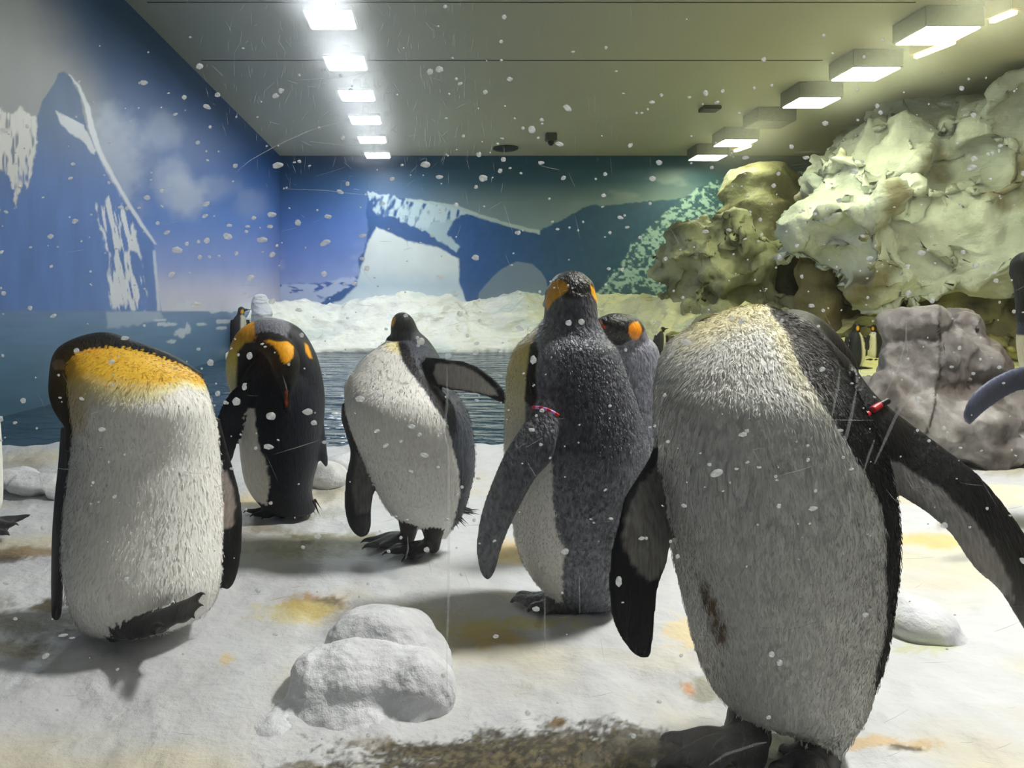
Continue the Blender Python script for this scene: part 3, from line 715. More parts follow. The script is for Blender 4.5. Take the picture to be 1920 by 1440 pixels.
b1.foot(W(300, 1172, Z1-.11), [W(386, 1113, Z1-.23), W(382, 1136, Z1-.24), W(366, 1158, Z1-.24)], .95, W(310, 1140, Z1))
b1.tube([(W(228, 1180, Z1-.13), .020), (W(290, 1168, Z1-.17), .022), (W(345, 1142, Z1-.17), .018)], 'foot')
def c1(P, Nn, x, y, m, t):
    n = len(P); c = base(n, WHT)
    te = np.interp(x, [128, 165, 227, 293, 350, 378], [654, 642, 648, 669, 690, 706]); th = np.interp(x, [125, 180, 240, 300, 345, 385], [86, 92, 92, 68, 34, 22])
    d = y-te+14*(fbm(x*.03, y*.03, 2, 3)-.5)
    c = mix(c, lina((240, 230, 160)), sm(1.35, .9, d/th)*.8)
    c = mix(c, YEL, sm(1.05, .55, d/th))
    c = mix(c, lina((205, 125, 25)), sm(34, 6, d)*sm(240, 130, x)*.7)
    c = mix(c, lina((225, 205, 150)), sm(30, 8, np.abs(x-142))*sm(700, 735, y)*sm(830, 780, y)*.8)
    c = mix(c, BLK, sm(.12, .42, Nn[:, 1])*sm(1.0, .95, y/1000))
    c = mix(c, SLATE, sm(.3, .5, Nn[:, 1])*.6)
    c[m['head']] = BLK*1.2
    hb = m['head'] & (np.hypot((x-110)/13, (y-684)/10) < 1); c[hb] = lina((96, 86, 76))
    for k in ('flipper', 'flipper2'): c[m[k]] = BLK*1.1
    pk = pm(x, y, [(400, 885), (424, 884), (436, 915), (442, 950), (436, 985), (400, 1000)], 3, 4)*m['flipper2']*(Nn[:, 1] < .2)
    c = mix(c, lina((188, 174, 168)), pk)
    for k in ('foot', 'leg'): c[m[k]] = FOOT
    return c
o1, g1 = b1.finish('king_penguin', .0045, c1, M['plume'], fuzz=16000, fuzz_len=.010, fuzz_w=.0009,
    label='leftmost full penguin, white belly to us, golden breast, head tucked away behind', category='penguin', group='king penguins on the ice ledge')

# ---- P2: dark penguin behind, head curled down preening
Z2 = 2.62
b2 = Bird()
b2.body([(640, 520, 568, .02), (655, 490, 578, .0), (675, 470, 587), (704, 458, 602), (743, 450, 609), (793, 448, 607), (832, 449, 603), (871, 453, 596), (900, 459, 588), (922, 470, 585), (940, 484, 588), (955, 500, 592), (962, 520, 585)], Z2, .9)
b2.ptube([(566, 720, Z2-.02, 40), (556, 670, Z2-.03, 36), (535, 640, Z2-.04, 36), (502, 628, Z2-.06, 33), (472, 640, Z2-.06, 31), (456, 670, Z2-.04, 29), (452, 705, Z2, 27), (468, 740, Z2+.02, 30)], 'neck')
b2.ptube([(500, 640, Z2-.10, 20), (528, 662, Z2-.13, 28), (536, 690, Z2-.14, 27), (538, 718, Z2-.14, 16), (538, 745, Z2-.14, 7), (537, 768, Z2-.14, 3)], 'head')
b2.blade([(462, 712, Z2-.10, 492, 742, Z2-.05), (432, 735, Z2-.12, 484, 766, Z2-.07), (412, 768, Z2-.12, 468, 792, Z2-.08), (407, 795, Z2-.12, 452, 815, Z2-.08), (413, 830, Z2-.12, 444, 835, Z2-.1), (424, 858, Z2-.12, 436, 860, Z2-.11), (430, 868, Z2-.12, 432, 868, Z2-.12)], 'flipper', .014)
b2.blade([(590, 780, Z2, 606, 780, Z2), (594, 830, Z2, 612, 830, Z2), (600, 860, Z2, 615, 862, Z2), (610, 876, Z2, 614, 877, Z2)], 'flipper', .014)
b2.foot(W(530, 962, Z2-.02), [G(456, 966)+[0, 0, .01], G(468, 974)+[0, 0, .01], G(490, 978)+[0, 0, .01]], 1.1, W(520, 930, Z2))
b2.foot(W(575, 952, Z2+.02), [W(520, 958, Z2+.0), W(530, 964, Z2-.02), W(550, 966, Z2-.03)], 1.0, W(565, 930, Z2))
def c2(P, Nn, x, y, m, t):
    n = len(P); c = base(n, lina((30, 33, 40)))
    fr = (Nn[:, 1] < .45)
    c = mix(c, lina((214, 210, 200)), pm(x, y, [(440, 760), (477, 768), (480, 800), (487, 840), (500, 871), (505, 910), (500, 950), (470, 935), (440, 900)], 2, 4, .2)*m['body']*fr)
    c = mix(c, WHT, sm(.45, .7, Nn[:, 1])*m['body'])
    nk = m['neck']
    thr = pm(x, y, [(410, 590), (474, 585), (479, 625), (488, 640), (460, 642), (445, 660), (442, 760), (410, 770)], 3)*nk
    gcol = np.stack([np.interp(y, [600, 630, 670, 720], [lina(q)[k] for q in ((238, 165, 30), (232, 170, 40), (222, 200, 90), (205, 200, 160))]) for k in range(3)], 1)
    gcol = mix(gcol, lina((170, 90, 25)), sm(462, 484, x)*sm(610, 640, y))
    c = c*(1-thr[:, None])+gcol*thr[:, None]
    c = mix(c, lina((112, 114, 124)), pm(x, y, [(476, 590), (530, 590), (545, 612), (536, 636), (515, 634), (492, 636), (478, 622)], 4)*nk)
    hd = (m['head'] | nk)
    c[m['head']] = BLK
    c = mix(c, ORG, pm(x, y, [(492, 640), (505, 637), (520, 641), (540, 640), (551, 650), (550, 668), (543, 678), (535, 682), (528, 678), (523, 662), (512, 648)], 1.5)*hd*(Nn[:, 1] < .3))
    c = mix(c, ORG, pm(x, y, [(571, 642), (578, 648), (586, 672), (581, 672), (573, 660)], 1.5)*(Nn[:, 1] < .6))
    c = mix(c, lina((200, 80, 40)), m['head']*sm(3, 1, np.abs(x-537))*sm(728, 734, y)*sm(766, 760, y))
    c[m['flipper']] = lina((34, 37, 44)); c[m['foot']] = FOOT; c[m['leg']] = FOOT
    return c
def tail(x, y, Z, n, dx, dy, spread, cc, wd=4, jx=8):
    return [(x+random.uniform(-jx, jx), y+random.uniform(-5, 5), Z+random.uniform(-.02, .02), dx+random.uniform(-spread, spread), dy+random.uniform(-6, 4), wd, cc) for _ in range(n)]
b2.finish('king_penguin', .006, c2, M['plume'], tufts=tail(575, 940, Z2-.02, 26, 8, 26, 12, (26, 28, 32), 4, 16),
    label='dark penguin second from left, head curled down with orange cheek patch, preening', category='penguin', group='king penguins on the ice ledge')

# ---- P3: white belly turned left, right flipper stretched out over the pool
Z3 = 2.23
b3 = Bird()
b3.body([(640, 724, 775, 0.09), (652, 706, 806, 0.08), (668, 686, 818, 0.068), (690, 667, 828, 0.05), (716, 649, 838, 0.028), (747, 646, 862, 0.001), (782, 651, 880, -0.008), (828, 667, 889, -0.002), (879, 690, 890, 0.009), (925, 709, 880, 0.022), (950, 724, 873, 0.03), (967, 742, 866, 0.036), (982, 775, 856, 0.041), (995, 802, 846, 0.046), (1008, 818, 838, 0.05)], Z3, .85)
b3.ptube([(790, 690, Z3+.10, 40), (775, 655, Z3+.11, 34), (760, 632, Z3+.11, 28), (755, 608, Z3+.10, 23), (754, 606, Z3+.09, 21)], 'head')
b3.ptube([(752, 612, Z3+.12, 16), (746, 618, Z3+.20, 7), (744, 622, Z3+.25, 3)], 'beak')
b3.ptube([(738, 642, Z3+.12, 16), (748, 638, Z3+.12, 20)], 'head')
b3.blade([(800, 668, Z3-.02, 798, 735, Z3-.03, .02), (830, 671, Z3-.06, 822, 727, Z3-.06), (870, 677, Z3-.10, 850, 733, Z3-.08), (897, 688, Z3-.12, 882, 737, Z3-.10), (922, 706, Z3-.14, 910, 743, Z3-.12), (942, 728, Z3-.15, 934, 753, Z3-.13), (950, 748, Z3-.15, 944, 758, Z3-.15)], 'wing', .010)
b3.blade([(641, 758, Z3+.04, 662, 740, Z3+.02), (640, 785, Z3+.06, 672, 785, Z3+.02), (648, 815, Z3+.05, 690, 820, Z3+.02), (656, 850, Z3+.03, 702, 865, Z3), (647, 900, Z3, 705, 905, Z3-.02), (646, 950, Z3, 697, 950, Z3-.03), (653, 982, Z3, 696, 982, Z3-.03), (664, 998, Z3, 692, 999, Z3-.02), (676, 1004, Z3, 685, 1005, Z3-.01)], 'flipper', .012)
b3.foot(G(765, 1018)+[0, 0, .016], [G(676, 1022)+[0, 0, .008], G(678, 1034)+[0, 0, .008], G(705, 1036)+[0, 0, .008]], 1.15, W(768, 975, Z3))
b3.foot(G(812, 1034)+[0, 0, .016], [G(716, 1045)+[0, 0, .008], G(752, 1058)+[0, 0, .006], G(775, 1056)+[0, 0, .008]], 1.15, W(812, 990, Z3))
def c3(P, Nn, x, y, m, t):
    n = len(P); c = base(n, lina((66, 70, 80)))
    wp = [(700, 650), (732, 640), (742, 644), (750, 668), (762, 690), (792, 727), (812, 758), (835, 789), (847, 832), (860, 883), (863, 925), (852, 972), (835, 1030), (700, 1000), (630, 800), (630, 690)]
    c = mix(c, WHT, pm(x, y, wp, 1.5, 3, .2)*m['body']*sm(.5, .3, Nn[:, 1]))
    c = mix(c, lina((238, 222, 150)), pm(x, y, [(715, 635), (745, 635), (750, 665), (725, 655)], 5)*m['body']*(Nn[:, 1] < .3)*.7)
    # black line along the side of the breast
    ln = np.array([(745, 640), (757, 675), (772, 700), (800, 728), (820, 756)]); xx = np.interp(y, ln[:, 1], ln[:, 0])
    c = mix(c, BLK, sm(11, 6, np.abs(x-xx-8))*m['body']*sm(638, 646, y)*sm(790, 750, y)*(Nn[:, 1] < .3))
    c = mix(c, BLK, pm(x, y, [(790, 668), (830, 670), (828, 700), (812, 730), (838, 790), (815, 760), (795, 720)], 4)*m['body'])
    c[m['head']] = lina((44, 47, 54)); c = mix(c, BLK, (m['head'] | m['beak'])*sm(626, 616, y))
    c = mix(c, ORG, (m['head'])*pm(x, y, [(730, 592), (738, 588), (742, 600), (736, 612), (731, 606)], 2))
    wg = m['wing']
    c[wg] = BLK
    c = mix(c, lina((178, 172, 168)), wg*pm(x, y, [(812, 700), (818, 682), (850, 683), (880, 692), (902, 706), (924, 726), (934, 742), (905, 738), (880, 732), (845, 728), (822, 720)], 2.5, 2)*(Nn[:, 1] < .5))
    fl = m['flipper']; c[fl] = lina((30, 32, 36))
    c = mix(c, lina((100, 98, 96)), fl*pm(x, y, [(668, 850), (700, 860), (703, 900), (692, 960), (668, 965), (660, 920)], 5)*(Nn[:, 1] < .3))
    c[m['foot']] = FOOT; c[m['leg']] = FOOT
    return c
b3.finish('king_penguin', .005, c3, M['plume'], fuzz=9000, fuzz_len=.010, fuzz_w=.001, tufts=tail(868, 955, Z3+.02, 26, 20, 6, 8, (60, 62, 68), 3, 9)+tail(856, 972, Z3, 14, 10, 12, 6, (60, 62, 68), 3, 9),
    label='third penguin from left, white front, one flipper stretched out over the pool', category='penguin', group='king penguins on the ice ledge')

# ---- P4: centre, back to us
Z4 = 1.84
b4 = Bird()
b4.body([(600, 1018, 1122, 0, .95), (618, 1003, 1130, 0, .9), (635, 984, 1140), (655, 966, 1158), (700, 952, 1175), (760, 948, 1197), (830, 946, 1218), (880, 948, 1220), (930, 953, 1212), (980, 961, 1200), (1020, 968, 1190), (1055, 981, 1180), (1090, 1003, 1172), (1112, 1028, 1166), (1128, 1050, 1158), (1136, 1070, 1145)], Z4, .80)
b4.ptube([(1070, 650, Z4, 62), (1070, 610, Z4, 52), (1070, 580, Z4, 49), (1070, 556, Z4+.0, 48.5), (1071, 552, Z4, 46.5)], 'head')
b4.ptube([(1050, 560, Z4+.03, 26), (1030, 568, Z4+.09, 12), (1022, 572, Z4+.14, 5)], 'beak')
b4.blade([(998, 770, Z4-.10, 1050, 790, Z4-.13, .02), (975, 803, Z4-.13, 1046, 825, Z4-.15, .014), (945, 850, Z4-.15, 1034, 866, Z4-.16), (920, 908, Z4-.16, 1005, 897, Z4-.17), (901, 965, Z4-.16, 970, 960, Z4-.17), (893, 1020, Z4-.16, 944, 1018, Z4-.16), (897, 1060, Z4-.15, 930, 1066, Z4-.15), (905, 1080, Z4-.15, 922, 1081, Z4-.15), (912, 1086, Z4-.15, 917, 1086, Z4-.15)], 'flipper', .011)
b4.ptube([(1025, 700, Z4-.04, 30), (1022, 740, Z4-.07, 30), (1024, 775, Z4-.10, 26)], 'shoulder')
b4.foot(W(1072, 1146, 1.82), [W(958, 1127, 1.87), W(966, 1118, 1.92), W(990, 1144, 1.80)], 1.6, W(1070, 1110, Z4))
b4.foot(W(1118, 1134, 1.88), [W(1060, 1136, 1.92), W(1070, 1126, 1.96), W(1085, 1142, 1.86)], 1.5, W(1118, 1110, Z4))
def c4(P, Nn, x, y, m, t):
    n = len(P); c = base(n, lina((98, 102, 112)))
    bd = m['body'] | m['shoulder']
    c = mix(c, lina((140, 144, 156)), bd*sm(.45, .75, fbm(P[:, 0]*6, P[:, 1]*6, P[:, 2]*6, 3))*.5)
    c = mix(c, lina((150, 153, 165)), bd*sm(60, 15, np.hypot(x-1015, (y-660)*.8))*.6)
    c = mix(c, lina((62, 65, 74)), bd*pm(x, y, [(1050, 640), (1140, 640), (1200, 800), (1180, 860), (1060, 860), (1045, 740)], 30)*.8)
    c = mix(c, WHT*.95, m['body']*pm(x, y, [(930, 860), (1034, 862), (1037, 930), (1041, 990), (1060, 1030), (1055, 1080), (1053, 1150), (930, 1150)], 3, 7, .15)*(Nn[:, 1] < .6))
    side = m['body']*pm(x, y, [(930, 650), (975, 632), (1004, 606), (1010, 615), (996, 645), (988, 700), (985, 760), (985, 880), (930, 880)], 2)
    gc = np.stack([np.interp(y, [610, 660, 740, 820], [lina(q)[k] for q in ((222, 180, 50), (224, 208, 120), (220, 214, 170), (214, 212, 200))]) for k in range(3)], 1)
    c = c*(1-side[:, None])+gc*side[:, None]
    c = mix(c, BLK, bd*pm(x, y, [(994, 645), (1004, 640), (1010, 660), (1004, 700), (1008, 745), (1000, 768), (984, 752), (987, 700)], 2.5)*(Nn[:, 1] < .6))
    c = mix(c, WHT, m['body']*sm(.55, .8, Nn[:, 1]))
    hd = m['head'] | m['beak']
    c[hd] = lina((88, 90, 98)); hb = hd & (y < 548+8*np.sin(x*.05)); c = mix(c, BLK, hd*sm(566, 552, y+.12*np.abs(x-1072)))
    c = mix(c, BLK, hd*sm(.3, .6, Nn[:, 1]))
    c = mix(c, lina((240, 172, 22)), hd*pm(x, y, [(1033, 530), (1046, 525), (1060, 528), (1066, 536), (1064, 546), (1050, 556), (1038, 564), (1026, 583), (1022, 575), (1024, 552)], 1.5)*(Nn[:, 1] < .4))
    c = mix(c, lina((240, 172, 22)), hd*pm(x, y, [(1107, 534), (1113, 540), (1121, 555), (1121, 572), (1116, 562), (1109, 550)], 1.5)*(Nn[:, 1] < .4))
    fl = m['flipper']; c[fl] = lina((88, 91, 99)); c = mix(c, lina((60, 62, 68)), fl*pm(x, y, [(1060, 790), (1060, 850), (1000, 930), (960, 1010), (935, 1080), (905, 1090), (930, 1040), (960, 960), (1010, 880), (1035, 840)], 5)*.6)
    c[m['foot']] = FOOT; c[m['leg']] = FOOT
    return c
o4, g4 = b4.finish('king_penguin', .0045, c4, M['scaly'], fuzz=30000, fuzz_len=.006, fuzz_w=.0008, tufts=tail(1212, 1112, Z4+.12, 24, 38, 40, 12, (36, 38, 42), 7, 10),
    label='central penguin standing with its back to us, head raised, coloured band on its left flipper', category='penguin', group='king penguins on the ice ledge')
band(o4, g4, (999, 764, 1.70), (1026, 768, 1.655), (1054, 784, 1.66), .0036, 'rprprprw')

# ---- P6: mostly hidden behind the central one
Z6 = 2.25
b6 = Bird()
b6.body([(628, 1140, 1210), (645, 1120, 1229), (665, 1110, 1237), (700, 1105, 1243), (780, 1100, 1250), (860, 1100, 1250), (930, 1105, 1245), (980, 1115, 1235), (1010, 1130, 1220), (1025, 1150, 1205)], Z6, .85)
b6.ptube([(1175, 680, Z6, 48), (1180, 640, Z6-.02, 36), (1176, 622, Z6-.04, 31), (1160, 616, Z6-.07, 29), (1140, 612, Z6-.08, 24), (1115, 612, Z6-.08, 11), (1095, 618, Z6-.08, 6), (1080, 624, Z6-.08, 3)], 'head')
b6.blade([(1225, 700, Z6-.05, 1244, 690, Z6-.02), (1225, 780, Z6-.05, 1250, 780, Z6), (1222, 860, Z6-.05, 1250, 860, Z6), (1228, 920, Z6-.05, 1240, 920, Z6)], 'flipper', .012)
b6.foot(W(1165, 1040, Z6), [W(1110, 1052, Z6-.05), W(1125, 1062, Z6-.08), W(1150, 1064, Z6-.09)], 1.1, W(1165, 1010, Z6))
b6.foot(W(1205, 1040, Z6), [W(1180, 1055, Z6-.07), W(1200, 1064, Z6-.09), W(1220, 1062, Z6-.08)], 1.1, W(1205, 1010, Z6))
def c6(P, Nn, x, y, m, t):
    n = len(P); c = base(n, lina((128, 130, 142)))
    c = mix(c, WHT, m['body']*sm(.3, .6, Nn[:, 1]))
    c[m['flipper']] = lina((90, 93, 103))
    c[m['head']] = lina((118, 120, 132))
    c = mix(c, BLK, m['head']*pm(x, y, [(1060, 560), (1215, 560), (1215, 612), (1204, 625), (1190, 634), (1175, 642), (1158, 652), (1060, 660)], 1.5))
    c = mix(c, lina((245, 150, 20)), m['head']*sm(1.15, .95, np.hypot((x-1191)/12, (y-620)/16))*(Nn[:, 1] < .5))
    c = mix(c, lina((200, 70, 20)), m['head']*pm(x, y, [(1080, 612), (1112, 596), (1122, 600), (1138, 615), (1130, 616), (1118, 606), (1080, 622)], 1.5))
    c[m['foot']] = FOOT; c[m['leg']] = FOOT
    return c
b6.finish('king_penguin', .006, c6, M['scaly'], label='grey penguin mostly hidden behind the central one, head level with a round orange patch', category='penguin', group='king penguins on the ice ledge')

# ---- P5: big one at the right
Z5 = 1.20
b5 = Bird()
b5.body([(575, 1395, 1445, 0.11), (583, 1365, 1462, 0.107), (600, 1325, 1490, 0.1), (620, 1290, 1520, 0.088), (642, 1260, 1545, 0.075), (675, 1240, 1570, 0.052), (710, 1232, 1590, 0.029), (750, 1229, 1612, 0.006), (804, 1229, 1640, -0.003), (878, 1233, 1668, -0.008), (963, 1245, 1681, -0.006), (1049, 1264, 1680, -0.0), (1135, 1284, 1668, 0.017), (1190, 1297, 1660, 0.028), (1240, 1311, 1645, 0.035), (1280, 1328, 1632, 0.035), (1312, 1352, 1622, 0.035), (1335, 1392, 1613, 0.035), (1352, 1440, 1605, 0.035), (1370, 1478, 1598, 0.035), (1395, 1500, 1584, 0.035), (1418, 1520, 1560, 0.035)], Z5, .80)
b5.ptube([(1500, 720, Z5+.10, 95), (1470, 660, Z5+.12, 80), (1490, 640, Z5+.18, 60), (1530, 660, Z5+.22, 50), (1560, 700, Z5+.24, 46), (1575, 740, Z5+.22, 30), (1580, 780, Z5+.19, 12), (1582, 820, Z5+.17, 6)], 'head')
b5.blade([(1598, 690, Z5+.06, 1585, 800, Z5-.01, .035), (1630, 732, Z5+.02, 1618, 850, Z5-.04, .028), (1668, 766, Z5, 1652, 900, Z5-.06, .02), (1701, 790, Z5, 1692, 932, Z5-.07, .014), (1768, 838, Z5-.02, 1735, 960, Z5-.08, .011), (1835, 890, Z5-.04, 1783, 1003, Z5-.09), (1886, 950, Z5-.05, 1826, 1064, Z5-.10), (1922, 1003, Z5-.06, 1874, 1108, Z5-.10), (1945, 1060, Z5-.06, 1908, 1160, Z5-.10), (1955, 1130, Z5-.06, 1930, 1195, Z5-.09), (1950, 1180, Z5-.06, 1940, 1205, Z5-.08)], 'wing', .009, 28)
b5.blade([(1240, 800, Z5+.02, 1290, 830, Z5, .02), (1214, 862, Z5+.0, 1290, 880, Z5+.02), (1172, 930, Z5-.04, 1270, 960, Z5), (1160, 978, Z5-.06, 1258, 1020, Z5-.02), (1147, 1025, Z5-.06, 1249, 1060, Z5-.02), (1141, 1085, Z5-.06, 1236, 1095, Z5-.03), (1144, 1140, Z5-.06, 1230, 1130, Z5-.03), (1156, 1182, Z5-.05, 1226, 1180, Z5-.03), (1176, 1213, Z5-.04, 1222, 1210, Z5-.03), (1190, 1227, Z5-.04, 1219, 1224, Z5-.03), (1203, 1233, Z5-.04, 1212, 1233, Z5-.03)], 'flipper', .009, 28)
b5.foot(W(1385, 1398, 1.185), [W(1236, 1388, 1.275), W(1226, 1446, 1.18), W(1300, 1478, 1.10)], 1.25, W(1402, 1372, Z5+.03))
b5.foot(W(1400, 1385, 1.20), [W(1240, 1386, 1.28), W(1300, 1382, 1.25)], .85)
b5.tube([(W(1402, 1345, Z5+.03), .033), (W(1402, 1375, Z5+.01), .033), (W(1400, 1410, 1.18), .031)], 'leg')
b5.foot(W(1530, 1440, 1.16), [W(1462, 1408, 1.24), W(1440, 1450, 1.13), W(1490, 1475, 1.09)], 1.3, W(1532, 1425, Z5+.04))
def c5(P, Nn, x, y, m, t):
    n = len(P); c = base(n, BLK*1.3)
    wp = [(1200, 690), (1260, 635), (1316, 604), (1377, 576), (1430, 568), (1441, 577), (1453, 597), (1470, 620), (1481, 639), (1499, 688), (1536, 749), (1572, 804), (1609, 866), (1640, 925), (1652, 951), (1658, 1000), (1661, 1080), (1661, 1159), (1652, 1220), (1640, 1260), (1640, 1500), (1200, 1500)]
    wm = pm(x, y, wp, 2.5, 5, .12)*m['body']*sm(.55, .35, Nn[:, 1])
    wc = base(n, WHT*.96)
    yl = np.maximum(sm(70, 10, y-np.interp(x, [1230, 1316, 1377, 1430], [655, 606, 580, 572])), sm(48, 8, -psd(x, y, [(1437, 560), (1700, 560), (1700, 1000), (1609, 866), (1536, 749), (1499, 688), (1481, 639), (1453, 597)]))*sm(830, 640, y))
    wc = mix(wc, lina((242, 230, 160)), np.clip(yl, 0, 1)*.55*sm(1240, 1330, x+40*sm(600, 570, y)))
    # brown stain in the plumage
    st = pm(x, y, [(1308, 1086), (1325, 1088), (1350, 1130), (1366, 1175), (1364, 1205), (1345, 1208), (1330, 1170), (1314, 1125)], 5, 9, .06)
    wc = mix(wc, lina((112, 92, 62)), st*(.35+.65*sm(.4, .6, fbm(x*.22, y*.05, 3, 3))))
    c = c*(1-wm[:, None])+wc*wm[:, None]
    wg = m['wing']
    c[wg] = BLK*1.1
    under = [(1628, 862), (1640, 850), (1690, 872), (1760, 915), (1830, 980), (1870, 1040), (1895, 1090), (1900, 1130), (1872, 1104), (1823, 1061), (1780, 1000), (1731, 957), (1685, 930), (1646, 885)]
    c = mix(c, lina((128, 126, 124)), wg*pm(x, y, under, 4, 5)*(Nn[:, 1] < .4))
    fl = m['flipper']; c[fl] = BLK*1.2
    c = mix(c, lina((112, 110, 106)), fl*pm(x, y, [(1235, 865), (1290, 860), (1262, 1000), (1250, 1050), (1240, 1075), (1215, 1090), (1185, 1060), (1168, 1020), (1170, 975), (1195, 920)], 4, 8, .08)*(Nn[:, 1] < .4))
    c[m['head']] = BLK*1.2; c[m['foot']] = FOOT; c[m['leg']] = FOOT
    return c
bt = []
edge = [(1364, 1315), (1407, 1338), (1450, 1350), (1481, 1366), (1499, 1396), (1523, 1422), (1560, 1416), (1597, 1379), (1627, 1293), (1652, 1220)]
for i in range(150):
    q = random.random()*(len(edge)-1); j = int(q); f_ = q-j
    ex = edge[j][0]*(1-f_)+edge[j+1][0]*f_; ey = edge[j][1]*(1-f_)+edge[j+1][1]*f_
    bt.append((ex+random.uniform(-4, 4), ey-12, Z5+random.uniform(-.03, .02), random.uniform(-3, 5)+(4 if j > 5 else 0), random.uniform(14, 24), random.uniform(2, 4), (215, 213, 205)))
for i in range(60):
    a = random.uniform(.0, 3.1); bt.append((1190+random.uniform(-30, 34), 1200, Z5-.045, random.uniform(-2, 3), 26, 2.5, (22, 23, 26)))
bt = [b_ for b_ in bt if b_[1] != 1200]
o5, g5 = b5.finish('king_penguin', .0042, c5, M['plume'], fuzz=60000, fuzz_len=.011, fuzz_w=.0006, tufts=bt,
    label='largest and nearest penguin on the right, headless looking, stained white belly, wide spread flipper', category='penguin', group='king penguins on the ice ledge')
band(o5, g5, (1612, 792, 1.135), (1632, 772, 1.16), (1664, 752, 1.19), .0055, 'rr-rw')

# ---- P7: at the right edge, only its flipper and a sliver of body
Z7 = 2.5
b7 = Bird()
b7.body([(590, 1912, 1990, .03), (610, 1908, 2010), (640, 1906, 2030), (690, 1912, 2050), (760, 1925, 2066), (840, 1935, 2070), (900, 1945, 2060), (950, 1965, 2045), (975, 1985, 2030)], Z7, .9)
b7.ptube([(1955, 600, Z7, 40), (1945, 560, Z7, 34), (1938, 530, Z7, 31), (1932, 505, Z7, 33), (1930, 500, Z7, 31)], 'head')
b7.ptube([(1925, 500, Z7-.0, 18), (1950, 490, Z7+.1, 9), (1960, 488, Z7+.16, 4)], 'head')
b7.blade([(1960, 690, Z7-.13, 1960, 745, Z7-.12, .02), (1920, 686, Z7-.2, 1922, 733, Z7-.18), (1892, 694, Z7-.24, 1893, 740, Z7-.22), (1857, 711, Z7-.28, 1865, 757, Z7-.26), (1824, 739, Z7-.3, 1838, 778, Z7-.29), (1808, 770, Z7-.3, 1825, 791, Z7-.3), (1808, 786, Z7-.3, 1817, 797, Z7-.3)], 'flipper', .011)
b7.foot(W(1990, 985, Z7), [W(1930, 985, Z7-.05), W(1945, 995, Z7-.08), W(1965, 998, Z7-.09)], 1.1, W(1990, 960, Z7))
b7.foot(W(2030, 985, Z7), [W(1990, 995, Z7-.07), W(2010, 1000, Z7-.09), W(2030, 998, Z7-.08)], 1.1, W(2030, 960, Z7))
def c7(P, Nn, x, y, m, t):
    n = len(P); c = base(n, lina((58, 62, 74)))
    c = mix(c, lina((222, 215, 180)), m['body']*sm(1945, 1925, x)*(y > 628))
    c[m['head']] = BLK; c[m['flipper']] = lina((80, 86, 106)); c[m['foot']] = FOOT; c[m['leg']] = FOOT
    return c
b7.finish('king_penguin', .0065, c7, M['plume_far'], label='penguin cut off by the right edge, blue grey flipper held out before the boulder', category='penguin', group='king penguins on the ice ledge')
# ---- P8: at the left edge, only its toes
Z8 = 2.45
b8 = Bird()
b8.body([(640, -110, -50, .0), (660, -130, -35), (720, -150, -10), (800, -155, 0), (880, -150, 4), (930, -140, 5), (955, -125, 2), (975, -100, -14), (985, -80, -30)], Z8, .9)
b8.ptube([(-85, 670, Z8, 40), (-82, 630, Z8, 32), (-78, 595, Z8, 30), (-74, 575, Z8, 31)], 'head')
b8.ptube([(-60, 572, Z8, 16), (-30, 566, Z8, 7), (-8, 562, Z8, 3)], 'head')
b8.blade([(-95, 720, Z8-.16, -60, 720, Z8-.16), (-100, 800, Z8-.18, -55, 800, Z8-.18), (-95, 880, Z8-.17, -60, 880, Z8-.17), (-85, 920, Z8-.15, -72, 920, Z8-.15)], 'flipper', .012)
b8.foot(W(-30, 990, Z8-.02), [W(62, 968, Z8+.02), W(36, 985, Z8-.06), W(20, 1006, Z8-.08)], 1.15, W(-35, 960, Z8))
b8.foot(W(-60, 998, Z8-.1), [W(10, 998, Z8-.12), W(0, 1008, Z8-.14), W(-20, 1016, Z8-.16)], 1.1, W(-65, 960, Z8-.05))
def c8(P, Nn, x, y, m, t):
    n = len(P); c = base(n, lina((58, 62, 70)))
    c = mix(c, WHT, m['body']*sm(-60, -45, x))
    c[m['head']] = BLK; c[m['flipper']] = BLK*1.5; c[m['foot']] = FOOT*1.6; c[m['leg']] = FOOT
    return c
b8.finish('king_penguin', .0065, c8, M['plume_far'], label='penguin cut off by the left edge, only its dark clawed toes showing', category='penguin', group='king penguins on the ice ledge')

